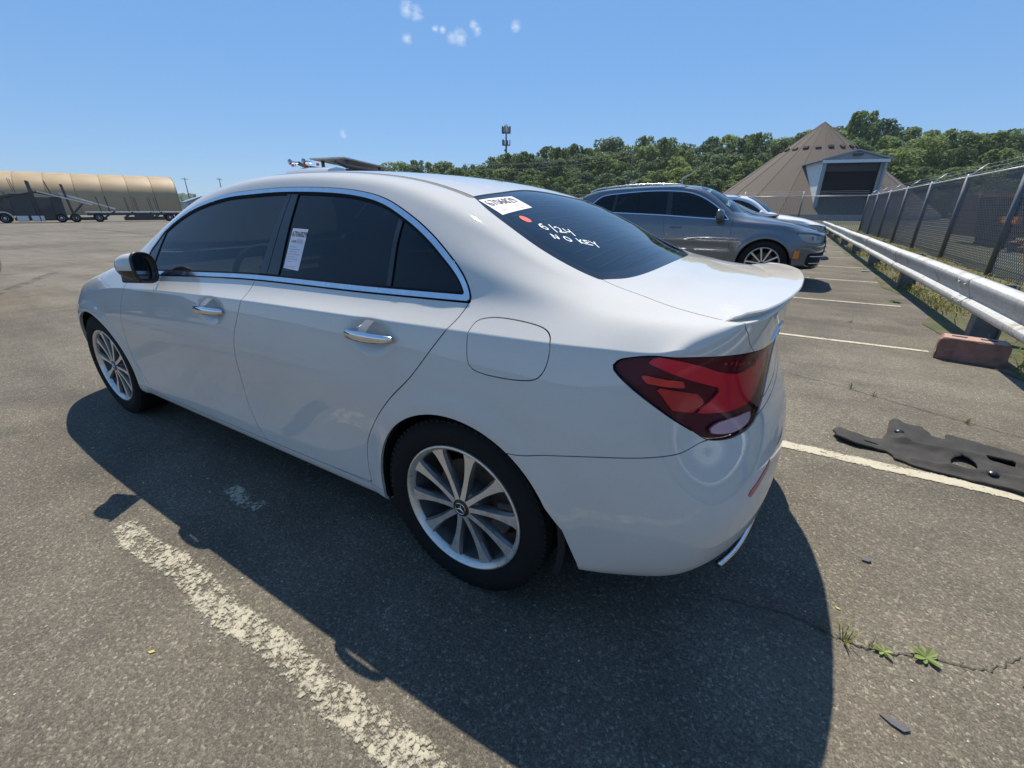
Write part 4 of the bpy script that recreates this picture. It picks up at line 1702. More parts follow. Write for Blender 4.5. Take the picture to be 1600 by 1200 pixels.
def env_materials():
    mat_asphalt()
    mat_line_paint('line_worn', .525, (.50, .45, .335))
    mat_line_paint('line_thin', .43, (.54, .485, .36))
    t = NT('verge_soil')
    c = t.coord()
    a = t.noise(1.6, 6, .65, c)
    b = t.noise(40, 5, .7, c)
    colr = t.mix(t.ramp(a.outputs[0], [(.38, 0.0), (.58, 1.0)]), (.16, .125, .075), (.085, .10, .035))
    colr = t.mix(1.0, colr, t.ramp(b.outputs[0], [(.25, .55), (.75, 1.4)]), 'MULTIPLY')
    t.l(colr, t.b.inputs['Base Color'])
    t.set(Roughness=.95)
    t.bump(b.outputs[0], .8, .03)
    t = NT('field_ground')
    c = t.coord()
    a = t.noise(.06, 6, .65, c)
    b = t.noise(3, 5, .7, c)
    colr = t.mix(t.ramp(a.outputs[0], [(.4, 0.0), (.6, 1.0)]), (.085, .072, .056), (.04, .055, .022))
    colr = t.mix(1.0, colr, t.ramp(b.outputs[0], [(.25, .6), (.75, 1.35)]), 'MULTIPLY')
    t.l(colr, t.b.inputs['Base Color'])
    t.set(Roughness=.95)
    def leaf(name, c1, c2, sub=.25):
        t = NT(name)
        oi = t.n('ObjectInfo')
        geo = t.n('NewGeometry')
        nz = t.noise(.7, 3, .6, t.coord())
        k = t.math('ADD', t.math('MULTIPLY', nz.outputs[0], .6), t.math('MULTIPLY', oi.outputs['Random'], .7))
        colr = t.mix(t.ramp(k, [(.25, 0.0), (1.0, 1.0)]), tuple(v * .75 for v in c1), (c2[0] * 1.25, c2[1] * 1.1, c2[2]))
        rp = t.ramp(geo.outputs['Random Per Island'], [(0, .62), (1, 1.4)])
        colr = t.mix(1.0, colr, rp, 'MULTIPLY')
        t.l(colr, t.b.inputs['Base Color'])
        t.set(Roughness=.55)
        t.b.inputs['Specular IOR Level'].default_value = .35
        tl = t.n('BsdfTranslucent')
        t.l(colr, tl.inputs[0])
        mx = t.n('MixShader')
        mx.inputs[0].default_value = sub
        t.l(t.b.outputs[0], mx.inputs[1])
        t.l(tl.outputs[0], mx.inputs[2])
        t.l(mx.outputs[0], t.out.inputs[0])
        return t.m
    leaf('leaf_mid', (.115, .19, .06), (.18, .265, .09), .55)
    leaf('leaf_dark', (.085, .15, .07), (.13, .205, .09), .55)
    leaf('leaf_light', (.145, .225, .065), (.21, .29, .095), .55)
    leaf('grass_blade', (.10, .15, .03), (.22, .24, .06), .3)
    leaf('weed_leaf', (.13, .20, .06), (.20, .28, .09), .3)
    leaf('dry_grass', (.20, .16, .08), (.28, .23, .12), .2)
    simple('bark', (.07, .055, .042), .9, var=.3, vscale=8, bump=.5, bscale=20)
    t = NT('galvanised')
    c = t.coord()
    a = t.noise(2.2, 6, .7, c)
    b = t.noise(14, 5, .65, c)
    v = t.n('TexVoronoi')
    v.inputs['Scale'].default_value = 55
    t.l(c, v.inputs['Vector'])
    sp = t.n('SeparateColor')
    t.l(v.outputs['Color'], sp.inputs[0])
    colr = t.mix(1.0, (.50, .505, .495), t.ramp(sp.outputs[0], [(0, .86), (1, 1.10)]), 'MULTIPLY')
    rust = t.math('ADD', t.math('MULTIPLY', a.outputs[0], .7), t.math('MULTIPLY', b.outputs[0], .3))
    colr = t.mix(t.ramp(rust, [(.545, 0.0), (.60, .75)]), colr, (.30, .19, .10))
    t.l(colr, t.b.inputs['Base Color'])
    t.l(t.ramp(rust, [(.5, .25), (.6, .02)]), t.b.inputs['Metallic'])
    t.set(Roughness=.68)
    simple('post_steel', (.20, .205, .21), .6, .3, var=.3, vscale=6)
    simple('fence_wire', (.16, .168, .18), .5, .5)
    simple('fence_rail', (.50, .52, .54), .45, .6, var=.15, vscale=4)
    simple('fence_post', (.15, .157, .17), .55, .4, var=.2, vscale=4)
    simple('block_red', (.27, .155, .125), .95, var=.3, vscale=12, bump=.9, bscale=70)
    simple('block_top', (.42, .27, .22), .95, var=.2, vscale=18, bump=.6, bscale=90)
    simple('felt_black', (.045, .042, .038), .95, var=.5, vscale=9, bump=.5, bscale=160)
    simple('shingle', (.118, .092, .072), .9, var=.22, vscale=3.0, bump=.3, bscale=30)
    simple('shingle_seam', (.17, .14, .115), .9, var=.15, vscale=4)
    simple('white_siding', (.85, .84, .80), .7, var=.12, vscale=2.5, bump=.1, bscale=20)
    simple('grey_steel', (.34, .37, .40), .5, .3, var=.12, vscale=1.5)
    simple('dark_void', (.012, .012, .016), .9)  # near-black for the portal and slot shade and some roof vents
    simple('tan_fabric', (.40, .275, .14), .55, var=.06, vscale=.6)
    simple('tan_seam', (.28, .20, .11), .6)
    simple('truck_black', (.018, .019, .022), .35, coat=.4, var=.2, vscale=3)
    simple('truck_grey', (.042, .045, .05), .55, var=.2, vscale=3)
    simple('ramp_white', (.62, .62, .60), .5, .2, var=.2, vscale=2)
    simple('alu', (.55, .57, .60), .35, .9, var=.1, vscale=4)
    simple('tower_steel', (.10, .105, .12), .6, .3)
    simple('antenna_grey', (.40, .41, .43), .5)
    simple('wood_pole', (.10, .085, .07), .9)
    simple('rust', (.17, .085, .05), .85, var=.4, vscale=3, bump=.5, bscale=14)
    simple('rust_dark', (.085, .05, .038), .85, var=.4, vscale=2, bump=.4, bscale=10)
    simple('orange_paint', (.55, .20, .06), .6, var=.25, vscale=3)
    simple('concrete', (.36, .34, .31), .9, var=.2, vscale=3, bump=.3, bscale=40)
    simple('stone_chip', (.33, .31, .28), .9, var=.3, vscale=40)
    simple('stone_pale', (.58, .56, .52), .9, var=.2, vscale=40)
    simple('slate_chip', (.10, .10, .11), .7, var=.2, vscale=30)
    simple('leaf_yellow', (.52, .40, .10), .8)
    simple('litter_white', (.75, .75, .74), .7)


env_materials()

# ------------------------------------------------------------------ ground, verge and parking lines
def sheet(name, pts, z, mat):
    return mesh_obj(name, [(x, y, z) for x, y in pts], [tuple(range(len(pts)))], mat)


g = sheet('ground', [(-800, -800), (800, -800), (800, 800), (-800, 800)], -.012, 'field_ground')
tag(g, kind='structure')
# parking lot as one gently uneven sheet
lot_pts = [(-2.62, 40), (-2.62, -31.5), (-2.5, -45), (125, -45), (125, 60), (-2.62, 60)]
lot = sheet('parking_lot', lot_pts, 0.0, 'asphalt')
tag(lot, kind='structure')

# verge beyond the guardrail: uneven strip of soil
NX, NY = 14, 120
V, F = [], []
rv = random.Random(3)
for j in range(NY + 1):
    y = 12 - 60 * j / NY
    for i in range(NX + 1):
        x = -2.40 - 5.2 * i / NX
        edge = .10 * math.sin(y * 1.7) + .06 * math.sin(y * 4.3 + 1) + .08 * rv.random() if i == 0 else 0
        z = .006 + (.035 * rv.random() + .03 * math.sin(i * 1.3 + y * .6) ** 2 if i > 1 else 0)
        V.append((x - edge, y, z))
for j in range(NY):
    for i in range(NX):
        k = j * (NX + 1) + i
        F.append((k, k + NX + 1, k + NX + 2, k + 1))
vg = mesh_obj('verge', V, F, 'verge_soil', smooth=True)
tag(vg, kind='structure')


def paint_line(y, x0, x1, w, mat, label, wob=.004, skew=0.0):
    n = max(8, int(abs(x1 - x0) / .12))
    r_ = random.Random(int(y * 100))
    V, F, E = [], [], []
    for i in range(n + 1):
        x = x0 + (x1 - x0) * i / n
        o = wob * (r_.random() - .5) * 2 + skew * i / n
        for k, (s, e) in enumerate(((-.5, 1.0), (-.3, 0.0), (0, 0.0), (.3, 0.0), (.5, 1.0))):
            V.append((x, y + o + s * w, .004))
            E.append(e)
    for i in range(n):
        for k in range(4):
            a = i * 5 + k
            F.append((a, a + 5, a + 6, a + 1))
    o = mesh_obj('parking_line', V, F, mat)
    at = o.data.attributes.new('edge', 'FLOAT', 'POINT')
    at.data.foreach_set('value', E)
    tag(o, kind='structure')
    o['label'] = label
    return o


paint_line(1.395, -2.2, 1.42, .135, 'line_worn', 'cracked cream parking line beside the near side of the white sedan', .010, -.02)
paint_line(-.872, -2.25, 3.2, .105, 'line_thin', 'cream parking line running under the black plastic shield', .004)
paint_line(-3.625, -2.12, 3.0, .085, 'line_thin', 'cream parking line ending beside the reddish block', .003)
paint_line(-6.16, -2.30, 3.0, .085, 'line_thin', 'cream parking line in front of the grey SUV shadow', .003)
for i, yy in enumerate((-8.72, -11.25, -13.8, -16.2, -18.8, -21.4, -24.0, -26.6)):
    paint_line(yy, -2.36 - .02 * i, 3.0, .085, 'line_thin', 'cream parking line ' + ['under the grey SUV', 'between the grey and black SUVs', 'beside the white SUV', 'fourth past the grey SUV', 'fifth past the grey SUV', 'sixth past the grey SUV', 'seventh past the grey SUV', 'last one before the far fence'][i], .003)

# pale scuffed patch lying in the sedan's shadow
o = paint_line(1.01, 1.03, 1.30, .10, 'line_worn', 'small worn grey paint patch in the car shadow', .02)


# ------------------------------------------------------------------ guardrail
RAIL = [(0, .165), (.030, .160), (.066, .149), (.082, .137), (.088, .121), (.085, .102), (.072, .055), (.040, -.026), (.044, -.038), (.072, -.055), (.085, -.069), (.088, -.088), (.080, -.116), (.042, -.150), (0, -.165)]


def guardrail():
    root = empty('guardrail', (-2.47, 0, 0), 0, 'rust-stained galvanised W-beam guardrail along the parking lot edge', 'guardrail')
    x0, zc = 0.0, .475
    ys = [3.2 - 3.81 * k for k in range(10)]
    def beam(ya, yb, name):
        V, F = [], []
        n = len(RAIL)
        steps = 10
        for k in range(steps + 1):
            y = ya + (yb - ya) * k / steps
            for t in (1.0, .45):
                pass
            for (a, b) in RAIL:
                V.append((x0 + a + .004 * math.sin(y * 2.1), y, zc + b + .004 * math.sin(y * .9)))
        for k in range(steps):
            for i in range(n - 1):
                F.append((k * n + i, k * n + n + i, k * n + n + i + 1, k * n + i + 1))
        o = mesh_obj(name, V, F, 'galvanised', root, True)
        finish(o, 0, .55)
        md = o.modifiers.new('t', 'SOLIDIFY')
        md.thickness = .004
        return o
    for a, b in zip(ys[:-1], ys[1:]):
        beam(a + .16, b - .16, 'rail_beam')
        # lapped splice a little proud of the beams
        sp = beam(b + .165, b - .165, 'rail_splice')
        sp.location.x = .005
        mb = MB()
        for yy in (-.10, .10):
            for zz in (-.085, .085, 0):
                mb.lathe([(0, .014), (.011, .012), (.014, .004), (.014, 0)], 'x', 8, (x0 + (.09 if zz else .012), b + yy, zc + zz))
        mb.build('splice_bolts', 'galvanised', root)['kind'] = 'stuff'
    for k, y in enumerate(ys):
        mb = MB()
        mb.box((x0 - .045, y, .46), (.075, .15, .28))
        mb.build('blockout', 'post_steel', root, bevel=.006)
        mb = MB()
        mb.box((x0 - .20, y, .275), (.20, .014, .59))
        mb.box((x0 - .093, y, .275), (.014, .13, .59))
        mb.box((x0 - .307, y, .275), (.014, .13, .59))
        mb.build('post', 'post_steel', root)
    return root


guardrail()


# ------------------------------------------------------------------ chain-link fence
FX, FH = -4.35, 2.02


def link_mesh(width, height, pitch=.096, r=.0064):
    """woven wires of one fence bay, standing in the yz plane"""
    V, F = [], []
    n = int(width / (pitch / 1.0))
    rows = int(height / (pitch / 1.0))
    for i in range(n + 1):
        for s in (1, -1):
            pts = []
            for j in range(rows + 1):
                z = .03 + j * (height / rows)
                off = pitch / 2 * (1 if (j + (s > 0)) % 2 else -1) * .5 * 2
                y = i * pitch + (off if True else 0) * .5
                pts.append((s * r * .9 * (1 if j % 2 else -1), y, z))
            b = len(V)
            for (x, y, z) in pts:
                V += [(x - r, y, z), (x + r * .5, y - r, z), (x + r * .5, y + r, z)]
            for j in range(rows):
                for k in range(3):
                    k2 = (k + 1) % 3
                    F.append((b + 3 * j + k, b + 3 * j + k2, b + 3 * j + 3 + k2, b + 3 * j + 3 + k))
    me = bpy.data.meshes.new('link_wires')
    me.from_pydata(V, [], F)
    me.materials.append(MATS['fence_wire'])
    me.update()
    return me


def fence():
    root = empty('chain_link_fence', (FX, 0, 0), 0, 'dark chain-link fence topped with barbed wire behind the guardrail', 'fence')
    bay = 3.6
    ys = [7.2 - bay * k for k in range(12)]          # down to -32.4
    me = link_mesh(bay, FH - .06)
    pm = MB().tube([(0, 0, 0), (0, 0, FH + .02)], .044, 10).build('fence_post', 'fence_post', root, True)
    am = MB().tube([(0, 0, FH), (-.30, 0, FH + .30)], [.016, .012], 6).build('barb_arm', 'fence_rail', root, True)
    cm = MB().lathe([(.0, .055), (.022, .048), (.036, .02), (.038, 0)], 'z', 10, (0, 0, FH + .01)).build('post_cap', 'fence_rail', root, True)
    protos = (pm, am, cm)
    def place(ob, name, loc, rz=0):
        return data_obj(name, ob.data, root, loc, (0, 0, rz))
    for y in ys:
        place(pm, 'fence_post', (0, y, 0))
        place(am, 'barb_arm', (0, y, 0))
        place(cm, 'post_cap', (0, y, 0))
    for y in ys[1:]:
        d = data_obj('link_panel', me, root, (-.048, y, 0))
        d['kind'] = 'stuff'
        mb = MB().tube([(0, y, FH), (0, y + bay, FH)], .021, 8)
        mb.build('top_rail', 'fence_rail', root, True)
        for q in range(3):
            mb = MB()
            ax, az_ = -.08 - .10 * q, FH + .08 + .10 * q
            mb.tube([(ax, y, az_), (ax, y + bay / 2, az_ - .012), (ax, y + bay, az_)], .0035, 5)
            for s in range(22):
                yy = y + bay * (s + .5) / 22
                mb.tube([(ax - .016, yy, az_ - .012), (ax + .016, yy + .008, az_ + .012)], .002, 3)
            mb.build('barbed_strand', 'fence_rail', root)
    # return run across the end of the lot
    xs = [bay * .9 * k for k in range(0, 9)]
    yb = ys[-1]
    for x in xs[1:]:
        place(pm, 'fence_post', (x, yb, 0))
        place(am, 'barb_arm', (x, yb, 0), -math.pi / 2 + math.pi)
        place(cm, 'post_cap', (x, yb, 0))
    for x in xs[:-1]:
        d = data_obj('link_panel', me, root, (x + bay * .9, yb - .048, 0), (0, 0, math.pi / 2), (1, .9, 1))
        d['kind'] = 'stuff'
        MB().tube([(x, yb, FH), (x + bay * .9, yb, FH)], .021, 8).build('top_rail', 'fence_rail', root, True)
        for q in range(3):
            ay, az_ = yb - .08 - .1 * q, FH + .08 + .1 * q
            MB().tube([(x, ay, az_), (x + bay * .9, ay, az_)], .0035, 5).build('barbed_strand', 'fence_rail', root)
    for o in protos:
        bpy.data.objects.remove(o)
    return root


fence()


# ------------------------------------------------------------------ red block, plastic shield, litter
def red_block():
    root = empty('concrete_block', (-2.35, -3.46, 0), R(-12), 'reddish concrete edging block lying at the foot of a guardrail post', 'block')
    mb = MB().prism([(-.225, 0), (.225, 0), (.225, .175), (.205, .195), (-.205, .195), (-.225, .175)], 'y', -.10, .10)
    b = mb.build('block_body', 'block_red', root, bevel=.008)
    bm = bmesh.new()
    bm.from_mesh(b.data)
    bmesh.ops.triangulate(bm, faces=bm.faces)
    bmesh.ops.subdivide_edges(bm, edges=[e for e in bm.edges if e.calc_length() > .03], cuts=4, use_grid_fill=True)
    r_ = random.Random(5)
    for v in bm.verts:
        if v.co.y > .09 or abs(v.co.x) > .21:
            v.co += Vector((r_.uniform(-1, 1), r_.uniform(-1, 1), r_.uniform(-.6, .6))) * .0045
    bm.to_mesh(b.data)
    bm.free()
    mb = MB()
    mb.box((0, 0, .197), (.40, .185, .005))
    mb.build('block_top', 'block_top', root, bevel=.002)
    for x in (-.085, .10):
        MB().box((x, -.01, .2), (.10, .035, .004)).build('slot_shade', 'dark_void', root)  # flat dark plates stand in for the shaded recesses of the cores
    return root


red_block()


def shield():
    root = empty('underbody_shield', (-1.6, -1.15, 0), 0, 'torn black felt underbody shield lying on the asphalt', 'car part')
    out = [(-1.22, -1.162), (-1.243, -1.224), (-1.339, -1.206), (-1.412, -1.187), (-1.478, -1.245), (-1.525, -1.496), (-1.583, -1.553), (-1.605, -1.514), (-1.684, -1.512), (-1.703, -1.427), (-1.711, -1.377), (-1.764, -1.365), (-1.78, -1.456), (-1.821, -1.435), (-1.937, -1.393), (-2.076, -1.349), (-2.20, -1.33), (-2.24, -1.15), (-2.20, -.86), (-2.05, -.87), (-1.938, -.884), (-1.856, -.90), (-1.724, -.922), (-1.558, -.953), (-1.484, -.982), (-1.466, -1.05), (-1.323, -1.046), (-1.221, -1.08)]
    hole = [(-1.739, -1.122), (-1.791, -1.161), (-1.83, -1.118), (-1.818, -1.046), (-1.766, -1.001), (-1.726, -1.04)]
    hole = [tuple(p) for p in catmull(hole, 3)]
    r_ = random.Random(2)
    def dens(P, n):
        L = []
        for i in range(len(P)):
            a, b = np.array(P[i]), np.array(P[(i + 1) % len(P)])
            m = max(1, int(np.linalg.norm(b - a) / .035))
            for k in range(m):
                q = a + (b - a) * k / m
                L.append(tuple(q + np.array([r_.uniform(-1, 1), r_.uniform(-1, 1)]) * .0085))
        return L
    op = dens(out, 1)
    # regular grid cut by the outline and holes
    g_ = .0125
    nx, ny = 84, 58
    xs = np.linspace(-2.26, -1.20, nx)
    ys = np.linspace(-1.58, -.83, ny)
    X, Y = np.meshgrid(xs, ys, indexing='ij')
    def hgt(x, y):
        z = .022 + .010 * np.sin(x * 7 + y * 3) + .012 * np.clip((x + 1.45) / .25, 0, 1)
        z += .022 * np.exp(-((y + 1.22 + .1 * (x + 1.6)) / .028) ** 2) * (x < -1.5)
        z += .014 * np.exp(-((y + 1.01) / .02) ** 2) * (x < -1.55)
        z += .020 * np.exp(-((x + 1.555) / .03) ** 2) * (y < -1.2)
        d = np.sqrt((x + 1.78) ** 2 + (y + 1.08) ** 2)
        z += .010 * np.exp(-((d - .095) / .02) ** 2)
        return z
    Z = hgt(X, Y)
    V = np.stack([X.ravel(), Y.ravel(), Z.ravel()], 1)
    F = [(i * ny + j, (i + 1) * ny + j, (i + 1) * ny + j + 1, i * ny + j + 1) for i in range(nx - 1) for j in range(ny - 1)]
    s = Surf(V, np.tile([0, 0, 1.0], (len(V), 1)), F)
    s = s.cut(poly_sd(s.xy(), np.array(op)))[0]
    for h in (hole, [(-1.608, -1.246), (-1.731, -1.247), (-1.73, -1.215), (-1.629, -1.218)], [(-1.874, -1.200), (-1.99, -1.183), (-1.985, -1.14), (-1.888, -1.163)], [(-1.36, -1.128), (-1.43, -1.126), (-1.43, -1.105), (-1.36, -1.108)]):
        s = s.cut(poly_sd(s.xy(), np.array(h)))[1]
    s = Surf(s.V - np.array([-1.6, -1.15, 0]), s.N, s.F)
    s = Surf(s.V, s.N, s.F)
    o = mesh_obj('felt_panel', s.V, s.F, 'felt_black', root, True)
    md = o.modifiers.new('t', 'SOLIDIFY')
    md.thickness = .012
    md.offset = -1
    for (x, y) in ((-1.86, -1.0), (-2.02, -1.0), (-1.55, -1.34)):
        MB().lathe([(0, .012), (.012, .010), (.022, .004), (.024, 0)], 'z', 14, (x + 1.6, y + 1.15, float(hgt(np.array(x), np.array(y))) - .002)).build('clip_boss', 'trim_black', root, True)
    return root


shield()


def stone_mesh(seed):
    r_ = random.Random(seed)
    bm = bmesh.new()
    bmesh.ops.create_icosphere(bm, subdivisions=1, radius=1)
    for v in bm.verts:
        v.co *= r_.uniform(.6, 1.15)
        v.co.z *= .55
    me = bpy.data.meshes.new('stone_chip')
    bm.to_mesh(me)
    bm.free()
    return me


# loose chips: one object of uncountable grit plus a few larger pieces
def grit():
    r_ = random.Random(11)
    tmpl = stone_mesh(1)
    tv = [v.co.copy() for v in tmpl.vertices]
    tf = [tuple(p.vertices) for p in tmpl.polygons]
    for nm, mt, n, smin, smax in (('loose_grit', 'stone_chip', 900, .0022, .0055), ('pale_grit', 'stone_pale', 330, .002, .005)):
        mb = MB()
        for i in range(n):
            t = r_.random()
            if t < .55:
                x, y = r_.uniform(-2.2, 3.2), r_.uniform(.4, 3.0)
            else:
                x, y = r_.uniform(-2.4, 6), r_.uniform(-7, 1.5)
            if i % 6 == 0:
                x, y = r_.gauss(3.9, .5), r_.gauss(.95, .3)
            s = smin + (smax - smin) * r_.random() ** 3
            a = r_.random() * 6.28
            c, sn = math.cos(a) * s, math.sin(a) * s
            mb.add([(x + v.x * c - v.y * sn, y + v.x * sn + v.y * c, s * .35 + v.z * s) for v in tv], tf)
        o = mb.build(nm, mt, None)
        tag(o, 'scattered loose stone grit on the asphalt', 'grit', kind='stuff')
    bpy.data.meshes.remove(tmpl)


grit()


def weed(loc, size, kind, label, name='weed', seed=0, nb=12):
    r_ = random.Random(seed)
    mb = MB()
    if kind == 'broad':
        for k in range(nb):
            a = k * 2.4 + r_.uniform(-.3, .3)
            L = size * r_.uniform(.6, 1.1)
            w = L * .19
            el = r_.uniform(.15, .6)
            d = Vector((math.cos(a), math.sin(a), 0))
            s = Vector((-math.sin(a), math.cos(a), 0))
            P = []
            for t, ww in ((0, .25), (.3, .75), (.6, 1.0), (.85, .7), (1.0, .08)):
                c = d * (L * t) + Vector((0, 0, .006 + L * (math.sin(t * 1.6) * el * .6)))
                P += [c + s * w * ww, c + Vector((0, 0, -w * .25 * ww)), c - s * w * ww]
            mb.add(P, [(3 * i + j, 3 * i + 3 + j, 3 * i + 4 + j, 3 * i + 1 + j) for i in range(4) for j in range(2)])
        m = 'weed_leaf'
    else:
        for k in range(nb):
            a = r_.uniform(0, 6.28)
            L = size * r_.uniform(.5, 1.2)
            lean = r_.uniform(.2, .9)
            d = Vector((math.cos(a), math.sin(a), 0))
            s = Vector((-math.sin(a), math.cos(a), 0)) * size * .03
            b = d * r_.uniform(0, size * .35)
            p1 = b + d * L * .3 * lean + Vector((0, 0, L * .55))
            p2 = b + d * L * lean + Vector((0, 0, L * .8))
            mb.add([b - s, b + s, p1 + s * .8, p1 - s * .8, p2], [(0, 1, 2, 3), (3, 2, 4)])
        m = 'grass_blade' if kind == 'grass' else 'dry_grass'
    o = mb.build(name, m, None)
    o.location = loc
    tag(o, label, 'weed', 'weeds growing from cracks in the asphalt')
    return o


weed((-1.359, .394, 0), .042, 'broad', 'bright green broad-leaved weed in the crack by the front edge', 'weed', 1, 13)
weed((-1.253, .434, 0), .028, 'broad', 'straggly weed left of the bright broad-leaved weed', 'weed', 2, 9)
weed((-1.225, .425, 0), .035, 'grass', 'small grass tuft touching the straggly weed', 'grass_tuft', 12, 12)
weed((-1.153, .452, 0), .060, 'grass', 'grass tuft at the edge of the car shadow', 'grass_tuft', 3, 16)
weed((-1.10, .44, 0), .045, 'grass', 'grass tuft growing inside the car shadow', 'grass_tuft', 4, 12)
weed((-1.515, -2.004, 0), .05, 'dry', 'withered brown weed between the shield and the block', 'weed', 5, 16)
weed((-1.393, -2.113, 0), .06, 'grass', 'thin grass tuft beside the withered brown weed', 'grass_tuft', 6, 10)
weed((-1.956, -1.775, 0), .06, 'grass', 'grass tuft behind the black plastic shield', 'grass_tuft', 7, 12)
weed((-2.30, -6.5, 0), .09, 'broad', 'leafy green weed at the pavement edge before the second post', 'weed', 8, 14)
weed((-1.60, -4.65, 0), .06, 'grass', 'low grass tuft in the bay beyond the third line', 'grass_tuft', 9, 14)
weed((-1.44, .375, 0), .025, 'dry', 'dry brown sprig right of the bright broad-leaved weed', 'weed', 10, 8)


def flake(name, loc, pts, mat, label, cat, rz=0, t=.004, tilt=0):
    mb = MB().prism(pts, 'z', 0, t)
    o = mb.build(name, mat, None)
    o.location = loc
    o.rotation_euler = (tilt, tilt * .6, rz)
    tag(o, label, cat)
    return o


flake('plastic_shard', (-1.246, .67, .002), [(-.03, -.008), (0, -.014), (.032, .006), (.006, .012), (-.02, .010)], 'slate_chip', 'dark grey plastic shard on the asphalt near the lower right', 'shard', -.4, .004, .08)
flake('plastic_shard', (-1.259, -.003, .002), [(-.016, -.01), (.006, -.014), (.018, .004), (0, .012), (-.012, .006)], 'slate_chip', 'small dark shard right of the car shadow', 'shard', .3, .006, .1)
flake('plastic_shard', (-1.59, .36, .002), [(-.02, -.01), (.012, -.012), (.02, .008), (-.01, .012)], 'slate_chip', 'dark shard at the right picture edge', 'shard', .9, .006, .1)
flake('fallen_leaf', (.648, 1.577, .002), [(-.012, 0), (-.002, -.006), (.012, 0), (.0, .006)], 'leaf_yellow', 'tiny yellow leaf left of the cracked parking line', 'leaf', .5, .001, .1)
flake('fallen_leaf', (-1.146, .314, .002), [(-.010, 0), (-.002, -.005), (.010, 0), (.0, .005)], 'leaf_yellow', 'tiny yellow leaf beside the car shadow edge', 'leaf', -.5, .001, .1)
flake('paper_scrap', (-3.1, -6.3, .05), [(-.09, -.05), (.05, -.07), (.10, .03), (-.03, .06)], 'litter_white', 'crumpled white paper scrap in the grass behind the guardrail', 'litter', .3, .01, .2)
flake('paper_scrap', (-2.36, -10.5, .01), [(-.10, -.05), (.05, -.05), (.09, .04), (-.05, .05)], 'litter_white', 'white paper scrap on the pavement by a far guardrail post', 'litter', .3, .02, .1)


def crack(pts, w, label):
    """a thin dark open seam in the asphalt"""
    r_ = random.Random(int(abs(pts[0][0]) * 1000))
    P = catmull(pts, 14, False)
    V, F = [], []
    for i, p in enumerate(P):
        d = P[min(i + 1, len(P) - 1)] - P[max(i - 1, 0)]
        d = d / max(1e-9, np.linalg.norm(d))
        n = np.array([-d[1], d[0]])
        ww = w * r_.uniform(.35, 1.4)
        o = n * r_.uniform(-.006, .006)
        V += [(*(p + o + n * ww / 2), .0035), (*(p + o - n * ww / 2), .0035)]
    for i in range(len(P) - 1):
        F.append((2 * i, 2 * i + 1, 2 * i + 3, 2 * i + 2))
    o = mesh_obj('asphalt_crack', V, F, 'crack_fill')
    tag(o, kind='structure')
    o['label'] = label
    return o


simple('crack_fill', (.075, .064, .05), .95, var=.4, vscale=30)
crack([(-.7, .50), (-1.0, .43), (-1.15, .45), (-1.26, .43), (-1.36, .39), (-1.5, .35), (-1.65, .22), (-2.2, .1)], .0042, 'crack across the lower right asphalt with weeds in it')
crack([(-1.0, -2.25), (-1.3, -2.12), (-1.55, -2.0), (-1.9, -1.82), (-2.4, -1.6)], .006, 'crack beyond the black plastic shield')


# verge grass: patchy blades, one uncountable mass
def verge_grass():
    r_ = random.Random(21)
    for nm, mt, n in (('verge_grass', 'grass_blade', 9000), ('verge_dry_grass', 'dry_grass', 4500)):
        V, F = [], []
        k = 0
        while k < n:
            y = 4 - 36 * r_.random() ** 1.0
            x = -2.58 - 1.85 * r_.random()
            p = math.sin(x * 3.1 + y * 1.3) + math.sin(y * .8 + 2) + math.sin(x * 7 - y * 2.3) * .6
            if p < (-.1 if nm == 'verge_grass' else -.6) and r_.random() > .12:
                continue
            k += 1
            L = r_.uniform(.03, .13) * (1.4 if p > 1 else 1)
            a = r_.uniform(0, 6.28)
            d = Vector((math.cos(a), math.sin(a), 0))
            s = Vector((-math.sin(a), math.cos(a), 0)) * .006
            b = Vector((x, y, .02))
            q = b + d * L * .35 + Vector((0, 0, L * .6))
            t = b + d * L * .9 + Vector((0, 0, L * .85))
            i = len(V)
            V += [b - s, b + s, q + s, q - s, t]
            F += [(i, i + 1, i + 2, i + 3), (i + 3, i + 2, i + 4)]
        o = mesh_obj(nm, V, F, mt)
        tag(o, 'patchy grass along the verge behind the guardrail', 'grass', kind='stuff')


verge_grass()


def tyre_marks():
    t = NT('tyre_black')
    c = t.coord()
    n1 = t.noise(3.0, 5, .65, c)
    n2 = t.noise(45, 4, .7, c)
    a = t.math('MULTIPLY', t.ramp(n1.outputs[0], [(.40, 0.0), (.62, .55)]), t.ramp(n2.outputs[0], [(.35, .3), (.65, 1.0)]))
    t.set(Base_Color=(.04, .037, .034), Roughness=.9)
    t.l(a, t.b.inputs['Alpha'])
    arcs = [([(3.2, 3.4), (6, 2.2), (11, 1.9), (18, .2), (30, -4)], .20), ([(3.0, 5.0), (6.3, 3.7), (11.3, 3.4), (18.5, 1.8), (30.5, -2.4)], .20),
            ([(8, -1), (15, -5), (24, -8), (40, -10)], .28), ([(2.2, 2.0), (4.4, 1.3), (7.5, 1.0), (12, -1.2)], .16), ([(-.6, 2.9), (1.5, 2.25), (3.5, 1.9), (6, 2.0)], .16)]
    for k, (p, w) in enumerate(arcs):
        V2, F2 = ribbon(catmull(p, 16, False), w)
        o = mesh_obj('tyre_mark', [(x, y, .0028 + .0003 * k) for x, y in V2], F2, 'tyre_black')
        tag(o, kind='structure')
        o['label'] = 'faint dark tyre mark sweeping over the open asphalt'


tyre_marks()


